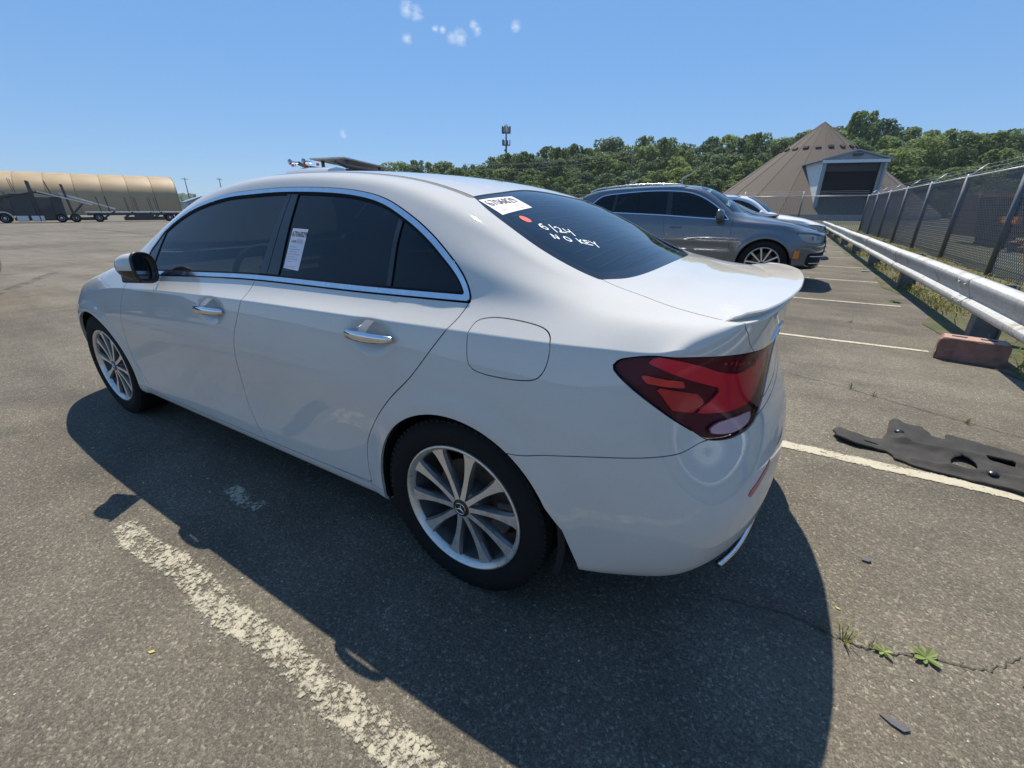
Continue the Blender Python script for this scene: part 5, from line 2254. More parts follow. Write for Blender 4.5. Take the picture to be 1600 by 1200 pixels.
# ------------------------------------------------------------------ salt dome with portal
def dome():
    C = Vector((-2.3, -88.2, 0))
    root = empty('shingled_dome', C, 0, 'brown shingled cone-shaped storage dome with white portal', 'building')
    H, RB, NSEG = 13.7, 16.6, 20
    # each gore of the cone is its own panel
    a0 = .12
    wall = 1.6
    for k in range(NSEG):
        a, b = a0 + 2 * math.pi * k / NSEG, a0 + 2 * math.pi * (k + 1) / NSEG
        V, F = [], []
        rows = 12
        for i in range(rows + 1):
            t = i / rows
            z = wall * .4 + (H - wall * .4) * t
            r = RB * (1 - t) + .02
            for s in (0, .5, 1):
                an = a + (b - a) * s
                rr = r * (1 if s != .5 else math.cos((b - a) / 2) * 1.004)
                V.append((rr * math.cos(an), rr * math.sin(an), z))
        for i in range(rows):
            for j in range(2):
                q = i * 3 + j
                F.append((q, q + 1, q + 4, q + 3))
        mesh_obj('roof_panel', V, F, 'shingle', root)
        # seam rib
        r1 = RB * 1.0
        MB().tube([((r1 + .02) * math.cos(a), (r1 + .02) * math.sin(a), wall * .4 + .02), (.12 * math.cos(a), .12 * math.sin(a), H - .05)], [.05, .015], 5).build('seam_rib', 'shingle_seam', root)
        # small roof vent high on each panel
        m = (a + b) / 2
        r = RB * .30
        z = wall * .4 + (H - wall * .4) * .70
        rot = Matrix.Rotation(m, 3, 'Z') @ Matrix.Rotation(.72, 3, 'Y')
        MB().box((r * math.cos(m) * 1.01, r * math.sin(m) * 1.01, z + .05), (.45, .70, .22), rot).build('roof_vent', 'dark_void' if k % 2 else 'rust_dark', root)
    MB().lathe([(RB - .05, 0), (RB + .02, 0), (RB + .02, wall * .42), (RB - .05, wall * .42)], 'z', 60).build('base_wall', 'concrete', root)
    MB().lathe([(.0, .06), (.25, -.12), (.6, -.46)], 'z', 14, (0, 0, H)).build('peak_cap', 'shingle', root)
    # portal
    Fp = Vector((-6.3, -74.0, 0)) - C
    ax = Fp.normalized()
    sd = Vector((-ax.y, ax.x, 0))          # to the left seen from outside
    def P(u, d, z):
        p = Fp + sd * u - ax * d
        return (p.x, p.y, z)
    hw, zt, zp, dep = 3.45, 7.2, 8.2, 9.0
    for s in (1, -1):
        V = [P(s * hw, 0, 0), P(s * hw, dep, 0), P(s * hw, dep, zt), P(s * hw, 0, zt), P(s * (hw - .3), 0, 0), P(s * (hw - .3), dep, 0), P(s * (hw - .3), dep, zt), P(s * (hw - .3), 0, zt)]
        MB().add(V, [(0, 1, 2, 3), (4, 7, 6, 5), (0, 3, 7, 4), (1, 5, 6, 2), (3, 2, 6, 7), (0, 4, 5, 1)]).build('portal_wall', 'white_siding', root)
        MB().tube([P(s * (hw - .1), -.12, 0), P(s * (hw - .1), -.12, zt)], .22, 4).build('corner_post', 'grey_steel', root)
    for s in (1, -1):
        V = [P(0, -.5, zp), P(0, dep + 2, zp), P(s * (hw + .45), dep + 2, zt - .05), P(s * (hw + .45), -.5, zt - .05)]
        V += [(x, y, z + .18) for x, y, z in V]
        MB().add(V, [(0, 1, 2, 3), (4, 7, 6, 5), (0, 4, 5, 1), (1, 5, 6, 2), (2, 6, 7, 3), (3, 7, 4, 0)]).build('portal_roof', 'grey_steel', root)
    V = [P(-hw - .3, -.2, zt), P(hw + .3, -.2, zt), P(0, -.2, zp + .05), P(-hw - .3, .0, zt), P(hw + .3, .0, zt), P(0, .0, zp + .05)]
    MB().add(V, [(0, 1, 2), (3, 5, 4), (0, 3, 4, 1), (1, 4, 5, 2), (2, 5, 3, 0)]).build('gable', 'grey_steel', root)
    V = [P(-hw - .3, -.35, zt - .35), P(hw + .3, -.35, zt - .35), P(hw + .3, -.35, zt), P(-hw - .3, -.35, zt), P(-hw - .3, .1, zt - .35), P(hw + .3, .1, zt - .35), P(hw + .3, .1, zt), P(-hw - .3, .1, zt)]
    MB().add(V, [(0, 1, 2, 3), (4, 7, 6, 5), (0, 4, 5, 1), (1, 5, 6, 2), (2, 6, 7, 3), (3, 7, 4, 0)]).build('lintel', 'alu', root)
    V = [P(-hw, .6, zt - 1.3), P(hw, .6, zt - 1.3), P(hw, .6, zt - .2), P(-hw, .6, zt - .2)]
    mesh_obj('rolled_door', V, [(0, 1, 2, 3)], 'truck_grey', root)
    V = [P(-hw, 1.2, 0), P(hw, 1.2, 0), P(hw, 1.2, zt), P(-hw, 1.2, zt)]
    mesh_obj('shade_back', V, [(0, 1, 2, 3)], 'dark_void', root)  # near-black sheets from here on colour in the shade inside the portal
    for s in (1, -1):
        V = [P(s * (hw - .32), .62, 0), P(s * (hw - .32), dep - .1, 0), P(s * (hw - .32), dep - .1, zt - .1), P(s * (hw - .32), .62, zt - .1)]
        mesh_obj('shade_side', V, [(0, 1, 2, 3)], 'dark_void', root)
    mesh_obj('shade_ceiling', [P(-hw, .62, zt - .12), P(hw, .62, zt - .12), P(hw, dep, zt - .12), P(-hw, dep, zt - .12)], [(0, 1, 2, 3)], 'dark_void', root)
    mesh_obj('shade_floor', [P(-hw, .62, .02), P(hw, .62, .02), P(hw, dep, .02), P(-hw, dep, .02)], [(0, 1, 2, 3)], 'dark_void', root)
    MB().box(P(0, -.55, zt + .55), (.9, .5, .22), Matrix.Rotation(math.atan2(sd.y, sd.x), 3, 'Z')).build('flood_lamp', 'truck_black', root)
    return root


dome()


# ------------------------------------------------------------------ tan hoop building
def hoop():
    A = Vector((111.5, -23.0, 0))
    B = Vector((104.3, -44.9, 0))
    u = (B - A).normalized()
    w = Vector((-u.y, u.x, 0))
    if w.x < 0:
        w = -w
    root = empty('hoop_building', B, math.atan2(u.y, u.x), 'long tan fabric hoop building behind the car hauler', 'building')
    inv = Matrix.Rotation(-math.atan2(u.y, u.x), 3, 'Z')
    sgn = 1 if (inv @ w).y > 0 else -1
    prof = [(0, 0), (.05, 1.6), (.25, 3.0), (.8, 4.4), (1.9, 5.6), (3.6, 6.5), (5.6, 6.95), (7.5, 7.1)]
    prof = catmull(prof, 4, False)
    prof = np.vstack([prof, [(15 - a, b) for a, b in prof[-2::-1]]])
    bay, nb = 3.7, 13
    for k in range(nb):
        V, F = [], []
        m = 8
        n = len(prof)
        for i in range(m + 1):
            t = i / m
            bul = .06 * math.sin(math.pi * t)
            for j, (a, b) in enumerate(prof):
                d = prof[min(j + 1, n - 1)] - prof[max(j - 1, 0)]
                d = d / np.linalg.norm(d)
                V.append((-(k + t) * bay, sgn * (a + d[1] * bul * 0 - d[1] * bul), b + d[0] * bul if b > .2 else b))
        for i in range(m):
            for j in range(n - 1):
                q = i * n + j
                F.append((q, q + 1, q + n + 1, q + n))
        o = mesh_obj('fabric_panel', V, F, 'tan_fabric', root, True)
        finish(o, 0, 1.0)
        MB().tube([(-k * bay, sgn * a, b + .01) for a, b in prof[::2]], .07, 6).build('hoop_rib', 'tan_seam', root)
    V = [(-.03, sgn * a, b) for a, b in prof]
    mesh_obj('end_wall', V, [tuple(range(len(V)))], 'tan_fabric', root)
    return root


hoop()
t = empty('grey_shed', (118, -55.5, 0), -.3, 'small pale grey metal shed right of the hoop building', 'building')
MB().prism([(-3, 0), (3, 0), (3, 2.6), (0, 3.6), (-3, 2.6)], 'x', -2, 6).build('shed_wall', 'grey_steel', t)
MB().add([(-2.2, -3.3, 2.55), (6.2, -3.3, 2.55), (6.2, 0, 3.72), (-2.2, 0, 3.72)], [(0, 1, 2, 3)]).build('shed_roof', 'alu', t)
MB().add([(-2.2, 3.3, 2.55), (6.2, 3.3, 2.55), (6.2, 0, 3.72), (-2.2, 0, 3.72)], [(0, 1, 2, 3)]).build('shed_roof', 'alu', t)


# ------------------------------------------------------------------ trees
def tree_mesh(seed, kind):
    """unit tree about 10 m tall: (crown mesh, trunk mesh)"""
    r_ = random.Random(seed)
    H = 10.0
    cb = [.8, 1.0, .6, 1.0, .3, .5][kind]
    rad = [3.6, 3.3, 4.2, 3.1, 4.0, 2.9][kind]
    blobs = []
    nb = [34, 30, 40, 32, 38, 30][kind]
    for k in range(nb):
        t = (k + .5) / nb
        z = cb + (H - cb) * (t ** .85)
        env = rad * (math.sin(math.pi * min(1, .22 + t * .72)) ** .6)
        a = k * 2.4 + r_.uniform(-.5, .5)
        d = env * r_.uniform(.25, .78)
        br = rad * r_.uniform(.17, .42) * (1.1 - .45 * t)
        blobs.append((Vector((d * math.cos(a), d * math.sin(a), min(z, H - br * .7))), br))
    V, F = [], []
    for c, br in blobs:
        n = int(95 * (br / 1.0) ** 1.4) + 50
        for i in range(n):
            d = Vector((r_.gauss(0, 1), r_.gauss(0, 1), r_.gauss(0, 1))).normalized()
            if d.z < -.55 and r_.random() < .5:
                continue
            p = c + Vector((d.x, d.y, d.z * .82)) * br * (r_.uniform(.72, 1.12))
            s = r_.uniform(.12, .30)
            nrm = (d * .6 + Vector((r_.uniform(-1, 1), r_.uniform(-1, 1), r_.uniform(-.4, 1)))).normalized()
            a = nrm.cross(Vector((0, 0, 1)))
            if a.length < .1:
                a = Vector((1, 0, 0))
            a.normalize()
            b = nrm.cross(a)
            an = r_.uniform(0, 3.14)
            a, b = a * math.cos(an) + b * math.sin(an), b * math.cos(an) - a * math.sin(an)
            i0 = len(V)
            V += [p - a * s, p - b * s * .55 + nrm * s * .15, p + a * s, p + b * s * .55 + nrm * s * .1]
            F.append((i0, i0 + 1, i0 + 2, i0 + 3))
    o = mesh_obj('crown', V, F, ['leaf_mid', 'leaf_dark', 'leaf_mid', 'leaf_light', 'leaf_dark', 'leaf_mid'][kind])
    cm = o.data
    bpy.data.objects.remove(o)
    mb = MB().tube([(0, 0, -.6), (.05, .02, 1.5), (-.06, .08, 4), (.1, 0, 7), (0, 0, 9.2)], [.26, .21, .16, .09, .02], 8)
    for k in range(7):
        a = k * 2.4
        z = 2.0 + k * .8
        L = rad * .7 * (1 - k * .06)
        mb.tube([(0, 0, z), (L * .5 * math.cos(a), L * .5 * math.sin(a), z + .7), (L * math.cos(a), L * math.sin(a), z + 1.1)], [.09, .06, .015], 5)
    o = mb.build('trunk', 'bark', None, True)
    tm = o.data
    bpy.data.objects.remove(o)
    return cm, tm


TREES = [tree_mesh(100 + k, k) for k in range(6)]
# skyline of the wood: bearing points 130 m from the camera and the height reached there
SKY_LINE = [(106, -74, 10.0), (93.4, -87.8, 11.0), (80.0, -100.0, 12.9), (71.8, -106.0, 13.6), (58.7, -113.8, 15.1), (48.2, -118.6, 16.5), (36.1, -122.9, 17.4), (24.1, -125.8, 16.7), (15.7, -127.1, 16.9), (2.6, -128.1, 17.4), (-8.6, -128.0, 19.7), (-15.3, -127.4, 18.4), (-21.5, -126.5, 17.0), (-25.8, -125.8, 14.6), (-30.8, -124.7, 14.7), (-38, -122.5, 13.9), (-52, -117, 14.5)]


def wood():
    r_ = random.Random(77)
    P = np.array(SKY_LINE)
    cx, cy = -.76, 1.81
    ang = np.unwrap(np.arctan2(P[:, 1] - cy, P[:, 0] - cx))
    order = np.argsort(ang)
    aa, hh = ang[order], P[order, 2]
    n = 0
    for row, (D, elev, step) in enumerate(((152, 1.0, 5.4), (138, .97, 5.2), (124, .84, 5.6), (112, .64, 6.0), (102, .45, 6.5))):
        a = aa[0]
        while a < aa[-1]:
            d = D + r_.uniform(-5, 5)
            top = float(np.interp(a, aa, hh))
            h = 1.25 + (top - 1.25) * (d / 130) * elev * r_.uniform(.84, 1.09)
            # keep a clearing where the dome stands
            x, y = cx + d * math.cos(a), cy + d * math.sin(a)
            if math.hypot(x + 2.3, y + 88.2) > 18.5:
                k = r_.choice([0, 0, 1, 1, 2, 3, 4, 5])
                cm, tm = TREES[k]
                right = math.degrees(a) < -92
                root = empty('leafy_tree', (x, y, -.1), r_.uniform(0, 6.28), 'leafy green tree in the wood ' + ('to the right of the shingled dome' if right else 'behind the parked vehicles, left of the dome'), 'tree', 'trees of the wood ' + ('right of the dome' if right else 'behind the vehicles'))
                sc = h / 10.0
                wd = max(.95, min(1.7, 1.32 / math.sqrt(sc))) * r_.uniform(.75, 1.3)
                root.scale = (sc * wd, sc * wd, sc)
                data_obj('crown', cm, root)
                data_obj('trunk', tm, root)
                n += 1
            a += step / D * r_.uniform(.75, 1.25)
    return n


print('TREES', wood())

# far low wooded ridge on the left
def ridge():
    r_ = random.Random(9)
    V, F = [], []
    pts = [(520, -170), (470, -210), (430, -250), (380, -300), (330, -340), (270, -370)]
    P = catmull(pts, 30, False)
    hs = []
    for i, p in enumerate(P):
        h = 13 + 3 * math.sin(i * .11) + 1.6 * math.sin(i * .43) + r_.uniform(-1.0, 1.4)
        n = np.array([p[0], p[1]]) / np.linalg.norm(p)
        for t, z in ((0, -1), (8, h * .55), (16, h * .85 + r_.uniform(-.8, .8)), (26, h), (60, h * .4)):
            q = p + n * t
            V.append((q[0] + r_.uniform(-2, 2), q[1] + r_.uniform(-2, 2), z))
    m = 5
    for i in range(len(P) - 1):
        for j in range(m - 1):
            F.append((i * m + j, i * m + m + j, i * m + m + j + 1, i * m + j + 1))
    o = mesh_obj('hill', V, F, 'ridge_green', None)
    tag(o, kind='structure')


simple('ridge_green', (.045, .085, .035), .9, var=.45, vscale=.25)
ridge()


# ------------------------------------------------------------------ cell tower, poles
def tower():
    root = empty('cell_tower', (83.1, -134.4, 0), 0, 'tall grey cell tower with two rings of antennas above the trees', 'tower')
    MB().tube([(0, 0, 0), (0, 0, 26.3)], [.46, .24], 10).build('mast', 'tower_steel', root, True)
    for z, n, rr, hgt in ((24.4, 9, 1.35, 2.0), (20.9, 7, 1.25, 1.6)):
        MB().tube([(rr * math.cos(a), rr * math.sin(a), z - .5) for a in np.linspace(0, 6.283, 13)[:-1]], .09, 5, closed=True).build('ring', 'tower_steel', root)
        for k in range(3):
            a = 2 * math.pi * k / 3
            MB().tube([(0, 0, z - .5), (rr * math.cos(a), rr * math.sin(a), z - .5)], .09, 5).build('arm', 'tower_steel', root)
        for k in range(n):
            if (k * 3) % n == 2:
                continue
            a = 2 * math.pi * k / n + .4
            MB().box((rr * math.cos(a), rr * math.sin(a), z + hgt * .15), (.22, .34, hgt), Matrix.Rotation(a, 3, 'Z')).build('antenna', 'antenna_grey' if k % 3 == 0 else 'tower_steel', root, bevel=.03)
    MB().box((.35, .2, 18.9), (.4, .3, .5)).build('junction_box', 'tower_steel', root)
    return root


tower()


def pole(x, y, h, label, arm=1.2, rz=0.0):
    root = empty('utility_pole', (x, y, 0), rz, label, 'pole', 'utility poles beyond the lot')
    MB().tube([(0, 0, 0), (0, 0, h)], [.17, .11], 8).build('shaft', 'wood_pole', root, True)
    MB().box((0, 0, h - .45), (.1, arm * 2, .12)).build('crossarm', 'wood_pole', root)
    for s in (-1, -.45, .45, 1):
        MB().lathe([(.05, 0), (.06, .08), (.03, .18), (0, .2)], 'z', 6, (0, s * arm * .94, h - .38)).build('insulator', 'antenna_grey', root)
    return root


pole(182, -72, 10.6, 'utility pole beyond the tan hoop building, leftmost of three', 1.3, .4)
pole(176, -80, 10.6, 'utility pole beyond the tan hoop building, middle of three', 1.3, .4)
pole(170, -88, 10.8, 'utility pole beyond the tan hoop building, rightmost of three', 1.3, .4)
pole(61.5, -82.5, 10.2, 'utility pole standing before the wood, under the cell tower', 1.1, .2)
pole(29, -95, 12.2, 'utility pole before the wood above the grey SUV', 1.1, .1)
for q, (dy, dz) in enumerate(((-.9, 0), (.9, 0), (0, -1.0))):
    pts = []
    for i in range(25):
        t = i / 24
        pts.append((61.5 + (29 - 61.5) * t, -82.5 + dy + (-95 + 82.5) * t, 10.1 + 2 * t + dz - 1.4 * 4 * t * (1 - t) * .6))
    tag(MB().tube(pts, .022, 4).build('power_line', 'tower_steel', None), ['upper left power line strung in front of the wood', 'upper right power line strung in front of the wood', 'lowest power line strung in front of the wood'][q], 'cable', 'power lines in front of the wood')


def panel_pole(x, y, h, rz, label):  # white shapes of unclear kind, built as panels on added poles
    root = empty('pole_panel', (x, y, 0), rz, label, 'panel')
    MB().tube([(0, 0, 0), (0, 0, h)], [.06, .045], 8).build('pole', 'grey_steel', root, True)
    MB().box((.35, 0, h + .12), (1.0, .28, .10), Matrix.Rotation(-.5, 3, 'Y')).build('white_panel', 'ramp_white', root, bevel=.02)
    return root


panel_pole(12.2, -39.6, 3.2, 3.3, 'tilted white panel on an added pole above the grey SUV roof, left one')
panel_pole(8.3, -43.2, 3.9, 3.2, 'tilted white panel on an added pole above the grey SUV roof, right one')


# ------------------------------------------------------------------ car hauler truck on the left
def hauler():
    u = Vector((-.287, -.958, 0))
    root = empty('car_hauler', (56.0, -9.4, 0), math.atan2(u.y, u.x), 'black car hauler truck with empty ramps and trailer in front of the tan building', 'truck')
    root.scale = (.75, .75, .75)
    def S(px, y):
        return px * .0587, (.936 + (330 - y) * .0513) / .75
    def bx(name, p0, p1, y0, y1, mat, parent=root, bev=.05):
        (a, b), (c, d) = S(*p0), S(*p1)
        return MB().box(((a + c) / 2, (y0 + y1) / 2, (b + d) / 2), (abs(c - a), abs(y1 - y0), abs(d - b))).build(name, mat, parent, bevel=bev)
    def bar(name, p0, p1, yy, r, mat, parent=root):
        (a, b), (c, d) = S(*p0), S(*p1)
        return MB().tube([(a, yy, b), (c, yy, d)], r, 6).build(name, mat, parent)
    # tractor: bonnet, cab, sleeper
    (a, b) = S(-22, 338)
    mb = MB().prism([(a, .9), (a + .1, 1.55), (S(4, 0)[0], 1.95), (S(24, 0)[0], 2.0), (S(24, 0)[0], .7), (a + .3, .65)], 'y', .25, 2.15)
    mb.build('bonnet', 'truck_black', root, bevel=.06)
    mb = MB().prism([(S(6, 0)[0], 1.2), (S(6, 0)[0], 2.0), (S(11, 0)[0], 2.85), (S(27, 0)[0], 2.95), (S(27, 0)[0], .8), (S(16, 0)[0], .8)], 'y', .12, 2.28)
    cab = mb.build('cab', 'truck_black', root, bevel=.05)
    mb = MB().prism([(S(8.5, 0)[0], 2.02), (S(12.5, 0)[0], 2.72), (S(19, 0)[0], 2.76), (S(19, 0)[0], 2.02)], 'y', .10, .14)
    mb.build('side_window', 'clear_pane', cab)
    bx('sleeper', (27, 341), (57, 303), .08, 2.32, 'truck_grey')
    bx('fuel_tank', (28, 346), (44, 337), .0, .7, 'alu')
    bx('side_box', (48, 346), (66, 337), .0, .7, 'alu')
    mb = MB().prism([(S(12, 0)[0] + .72 * math.cos(t), .5 + .72 * math.sin(t)) for t in np.linspace(0, math.pi, 12)] + [(S(12, 0)[0] + .62 * math.cos(t), .5 + .62 * math.sin(t)) for t in np.linspace(math.pi, 0, 12)], 'y', 0, .5)
    mb.build('wheel_arch', 'alu', root)
    # head rack over the cab
    for yy in (.1, 2.3):
        bar('rack_rail', (3, 313), (64, 300), yy, .10, 'truck_black')
        bar('rack_post', (6, 313), (18, 334), yy, .08, 'truck_black')
        bar('rack_post', (58, 283), (60, 345), yy, .13, 'truck_black')
        bar('rack_post', (66, 300), (98, 306), yy, .12, 'truck_black')
        bar('rack_post', (105, 287), (110, 345), yy, .12, 'truck_black')
        bar('ramp_lift', (112, 332), (128, 318), yy, .11, 'truck_grey')
        bar('rack_post', (20, 300), (26, 312), yy, .04, 'truck_black')
        bar('stake', (34, 280), (36, 300), yy, .03, 'truck_black')
        bar('stake', (82, 282), (86, 302), yy, .03, 'truck_black')
        for px in (152, 166, 198, 214, 239, 250):
            bar('stake', (px, 306), (px + 2, 331), yy, .035, 'truck_grey')
    bx('rack_deck', (4, 313), (64, 310), .1, 2.3, 'truck_black', bev=0)
    bx('chassis', (24, 345), (160, 340), .5, 1.9, 'truck_black')
    bx('pump_box', (58, 344), (84, 308), .3, 2.1, 'truck_black')
    bx('toolbox', (84, 340), (99, 307), .2, 2.2, 'truck_grey')
    # loading ramps
    for yy in (.15, 2.0):
        (a, b), (c, d) = S(68, 299), S(143, 319)
        MB().box(((a + c) / 2, yy, (b + d) / 2), (math.hypot(c - a, d - b), .42, .14), Matrix.Rotation(math.atan2(b - d, c - a), 3, 'Y')).build('ramp', 'ramp_white', root)
        (a, b), (c, d) = S(98, 301), S(178, 326)
        MB().box(((a + c) / 2, yy + .3, (b + d) / 2), (math.hypot(c - a, d - b), .42, .14), Matrix.Rotation(math.atan2(b - d, c - a), 3, 'Y')).build('ramp', 'ramp_white', root)
    # trailer
    bx('trailer_deck', (128, 333), (330, 330.5), .1, 2.3, 'ramp_white', bev=0)
    bx('trailer_beam', (130, 337), (330, 333.4), .25, .45, 'truck_grey', bev=0)
    bx('trailer_beam', (130, 337), (330, 333.4), 1.95, 2.15, 'truck_grey', bev=0)
    bx('trailer_well', (188, 346), (262, 340), .3, 2.1, 'truck_black')
    bx('trailer_box', (206, 344), (240, 335), .1, .6, 'truck_grey')
    for p0, p1 in (((150, 345), (176, 330)), ((190, 342), (205, 331)), ((240, 344), (256, 331)), ((222, 345), (236, 332)), ((128, 344), (150, 340))):
        for yy in (.1, 2.3):
            bar('strut', p0, p1, yy, .08, 'truck_grey')
    # wheels
    mb = MB().lathe([(0, .10), (.14, .10), (.16, .04), (.28, .06), (.30, .0), (.34, .02), (.47, .02), (.5, .06), (.5, .30), (.3, .32)], 'y', 28)
    tw = mb.build('tyre', 'rubber', root, auto=.6)
    mb = MB().lathe([(0, .03), (.12, .04), (.15, .09), (.27, .05), (.29, .01)], 'y', 20)
    rw = mb.build('rim', 'alu', root, auto=.6)
    for px in (12, 90, 111, 147, 268, 290):
        for yy, rz in ((.0, 0), (2.4, math.pi)):
            w = empty('wheel', (S(px, 0)[0], yy, .5), rz)
            w.parent = root
            data_obj('tyre', tw.data, w)
            data_obj('rim', rw.data, w)
    bpy.data.objects.remove(tw)
    bpy.data.objects.remove(rw)
    return root


mat_glass('clear_pane', (.2, .22, .24), .9)
hauler()


# ------------------------------------------------------------------ truck whose roof rack shows over the sedan
def work_truck():
    # heading: nose towards the left of the picture
    root = empty('rack_truck', (15.5, -11.3, 0), R(100), 'white truck with black loading rack showing over the sedan roof', 'truck')
    # local x forward
    cab = MB().prism([(2.05, .75), (2.05, 1.62), (1.62, 2.40), (1.40, 2.62), (1.05, 2.70), (.45, 2.68), (.38, 2.5), (.38, .75)], 'y', -1.0, 1.0).build('cab', 'silver_paint', root, bevel=.07, auto=.6)
    MB().prism([(2.0, .70), (3.62, .70), (3.70, .95), (3.62, 1.36), (2.02, 1.60)], 'y', -.88, .88).build('bonnet', 'silver_paint', root, bevel=.07, auto=.6)
    MB().box((3.74, 0, .62), (.16, 1.9, .28)).build('front_bumper', 'chrome', root, bevel=.03)
    MB().box((3.70, 0, 1.08), (.05, 1.1, .36)).build('grille', 'gap_dark', root)
    for s_ in (1, -1):
        MB().box((3.68, s_ * .70, 1.08), (.06, .24, .2)).build('headlight', 'lamp_clear', root, bevel=.01)
        MB().prism([(.62, 1.70), (1.95, 1.70), (1.60, 2.32), (.66, 2.40)], 'y', s_ * 1.002, s_ * 1.012).build('cab_window', 'tint_glass', cab)
        MB().box((1.30, s_ * 1.004, 1.50), (.16, .012, .04)).build('door_handle', 'trim_black', cab)
        MB().box((1.98, s_ * 1.16, 1.90), (.07, .22, .34)).build('cab_mirror', 'trim_black', cab, bevel=.02)
        MB().tube([(1.98, s_ * .98, 1.74), (1.98, s_ * 1.16, 1.80)], .02, 6).build('mirror_arm', 'trim_black', cab)
    MB().add([(2.075, -.84, 1.68), (2.075, .84, 1.68), (1.665, .80, 2.38), (1.665, -.80, 2.38)], [(0, 1, 2, 3)]).build('cab_windscreen', 'tint_glass', cab)
    for yy in (-.6, 0, .6):
        MB().lathe([(.05, 0), (.055, .05), (.04, .09), (0, .1)], 'z', 8, (1.5, yy, 2.71)).build('marker_lamp', 'lamp_orange', cab, True)
    for yy in (.30, -.35):
        MB().lathe([(.10, .12), (.05, 0), (.04, -.25)], 'x', 12, (1.75, yy, 2.83)).build('air_horn', 'chrome', cab, True)
        MB().tube([(1.62, yy, 2.68), (1.62, yy, 2.83)], .02, 6).build('horn_bracket', 'chrome', cab)
    for s in (1, -1):
        mb = MB()
        mb.tube([(.9, s * .9, 2.88), (.4, s * .95, 2.78), (-2.9, s * .95, 2.66)], .075, 6)
        mb.build('rack_rail', 'truck_black', root)
        for x in (.15, -1.2, -2.7):
            MB().tube([(x, s * .95, 1.0), (x, s * .95, 2.75)], .07, 6).build('rack_post', 'truck_black', root)
        MB().tube([(-.1, s * .6, 2.74), (-.1, s * .6, 3.05)], .07, 6).build('plate_post', 'truck_black', root)
        MB().tube([(-2.2, s * .6, 2.66), (-2.2, s * .6, 2.93)], .07, 6).build('plate_post', 'truck_black', root)
    MB().box((-1.15, 0, 3.0), (3.0, 1.7, .05), Matrix.Rotation(-.055, 3, 'Y')).build('loading_plate', 'ramp_white', root)
    for x in (-.4, -1.5, -2.6):
        MB().box((x, 0, 2.70), (.12, 1.9, .10)).build('cross_member', 'truck_black', root)
    MB().box((-1.4, 0, .95), (3.4, 1.9, .16)).build('chassis_bed', 'truck_black', root)
    MB().box((-1.4, 0, 2.0), (2.4, 1.2, 1.0)).build('stored_crate', 'truck_grey', root, bevel=.03)
    mb = MB().lathe([(0, .08), (.18, .06), (.27, .09), (.29, 0), (.46, .0), (.48, .05), (.48, .28), (.3, .3)], 'y', 24)
    w0 = mb.build('wheel', 'rubber', root, auto=.6)
    for x in (2.7, -1.6):
        for s in (1, -1):
            data_obj('wheel', w0.data, root, (x, s * .98, .48), (0, 0, math.pi if s > 0 else 0))
    bpy.data.objects.remove(w0)
    return root


work_truck()


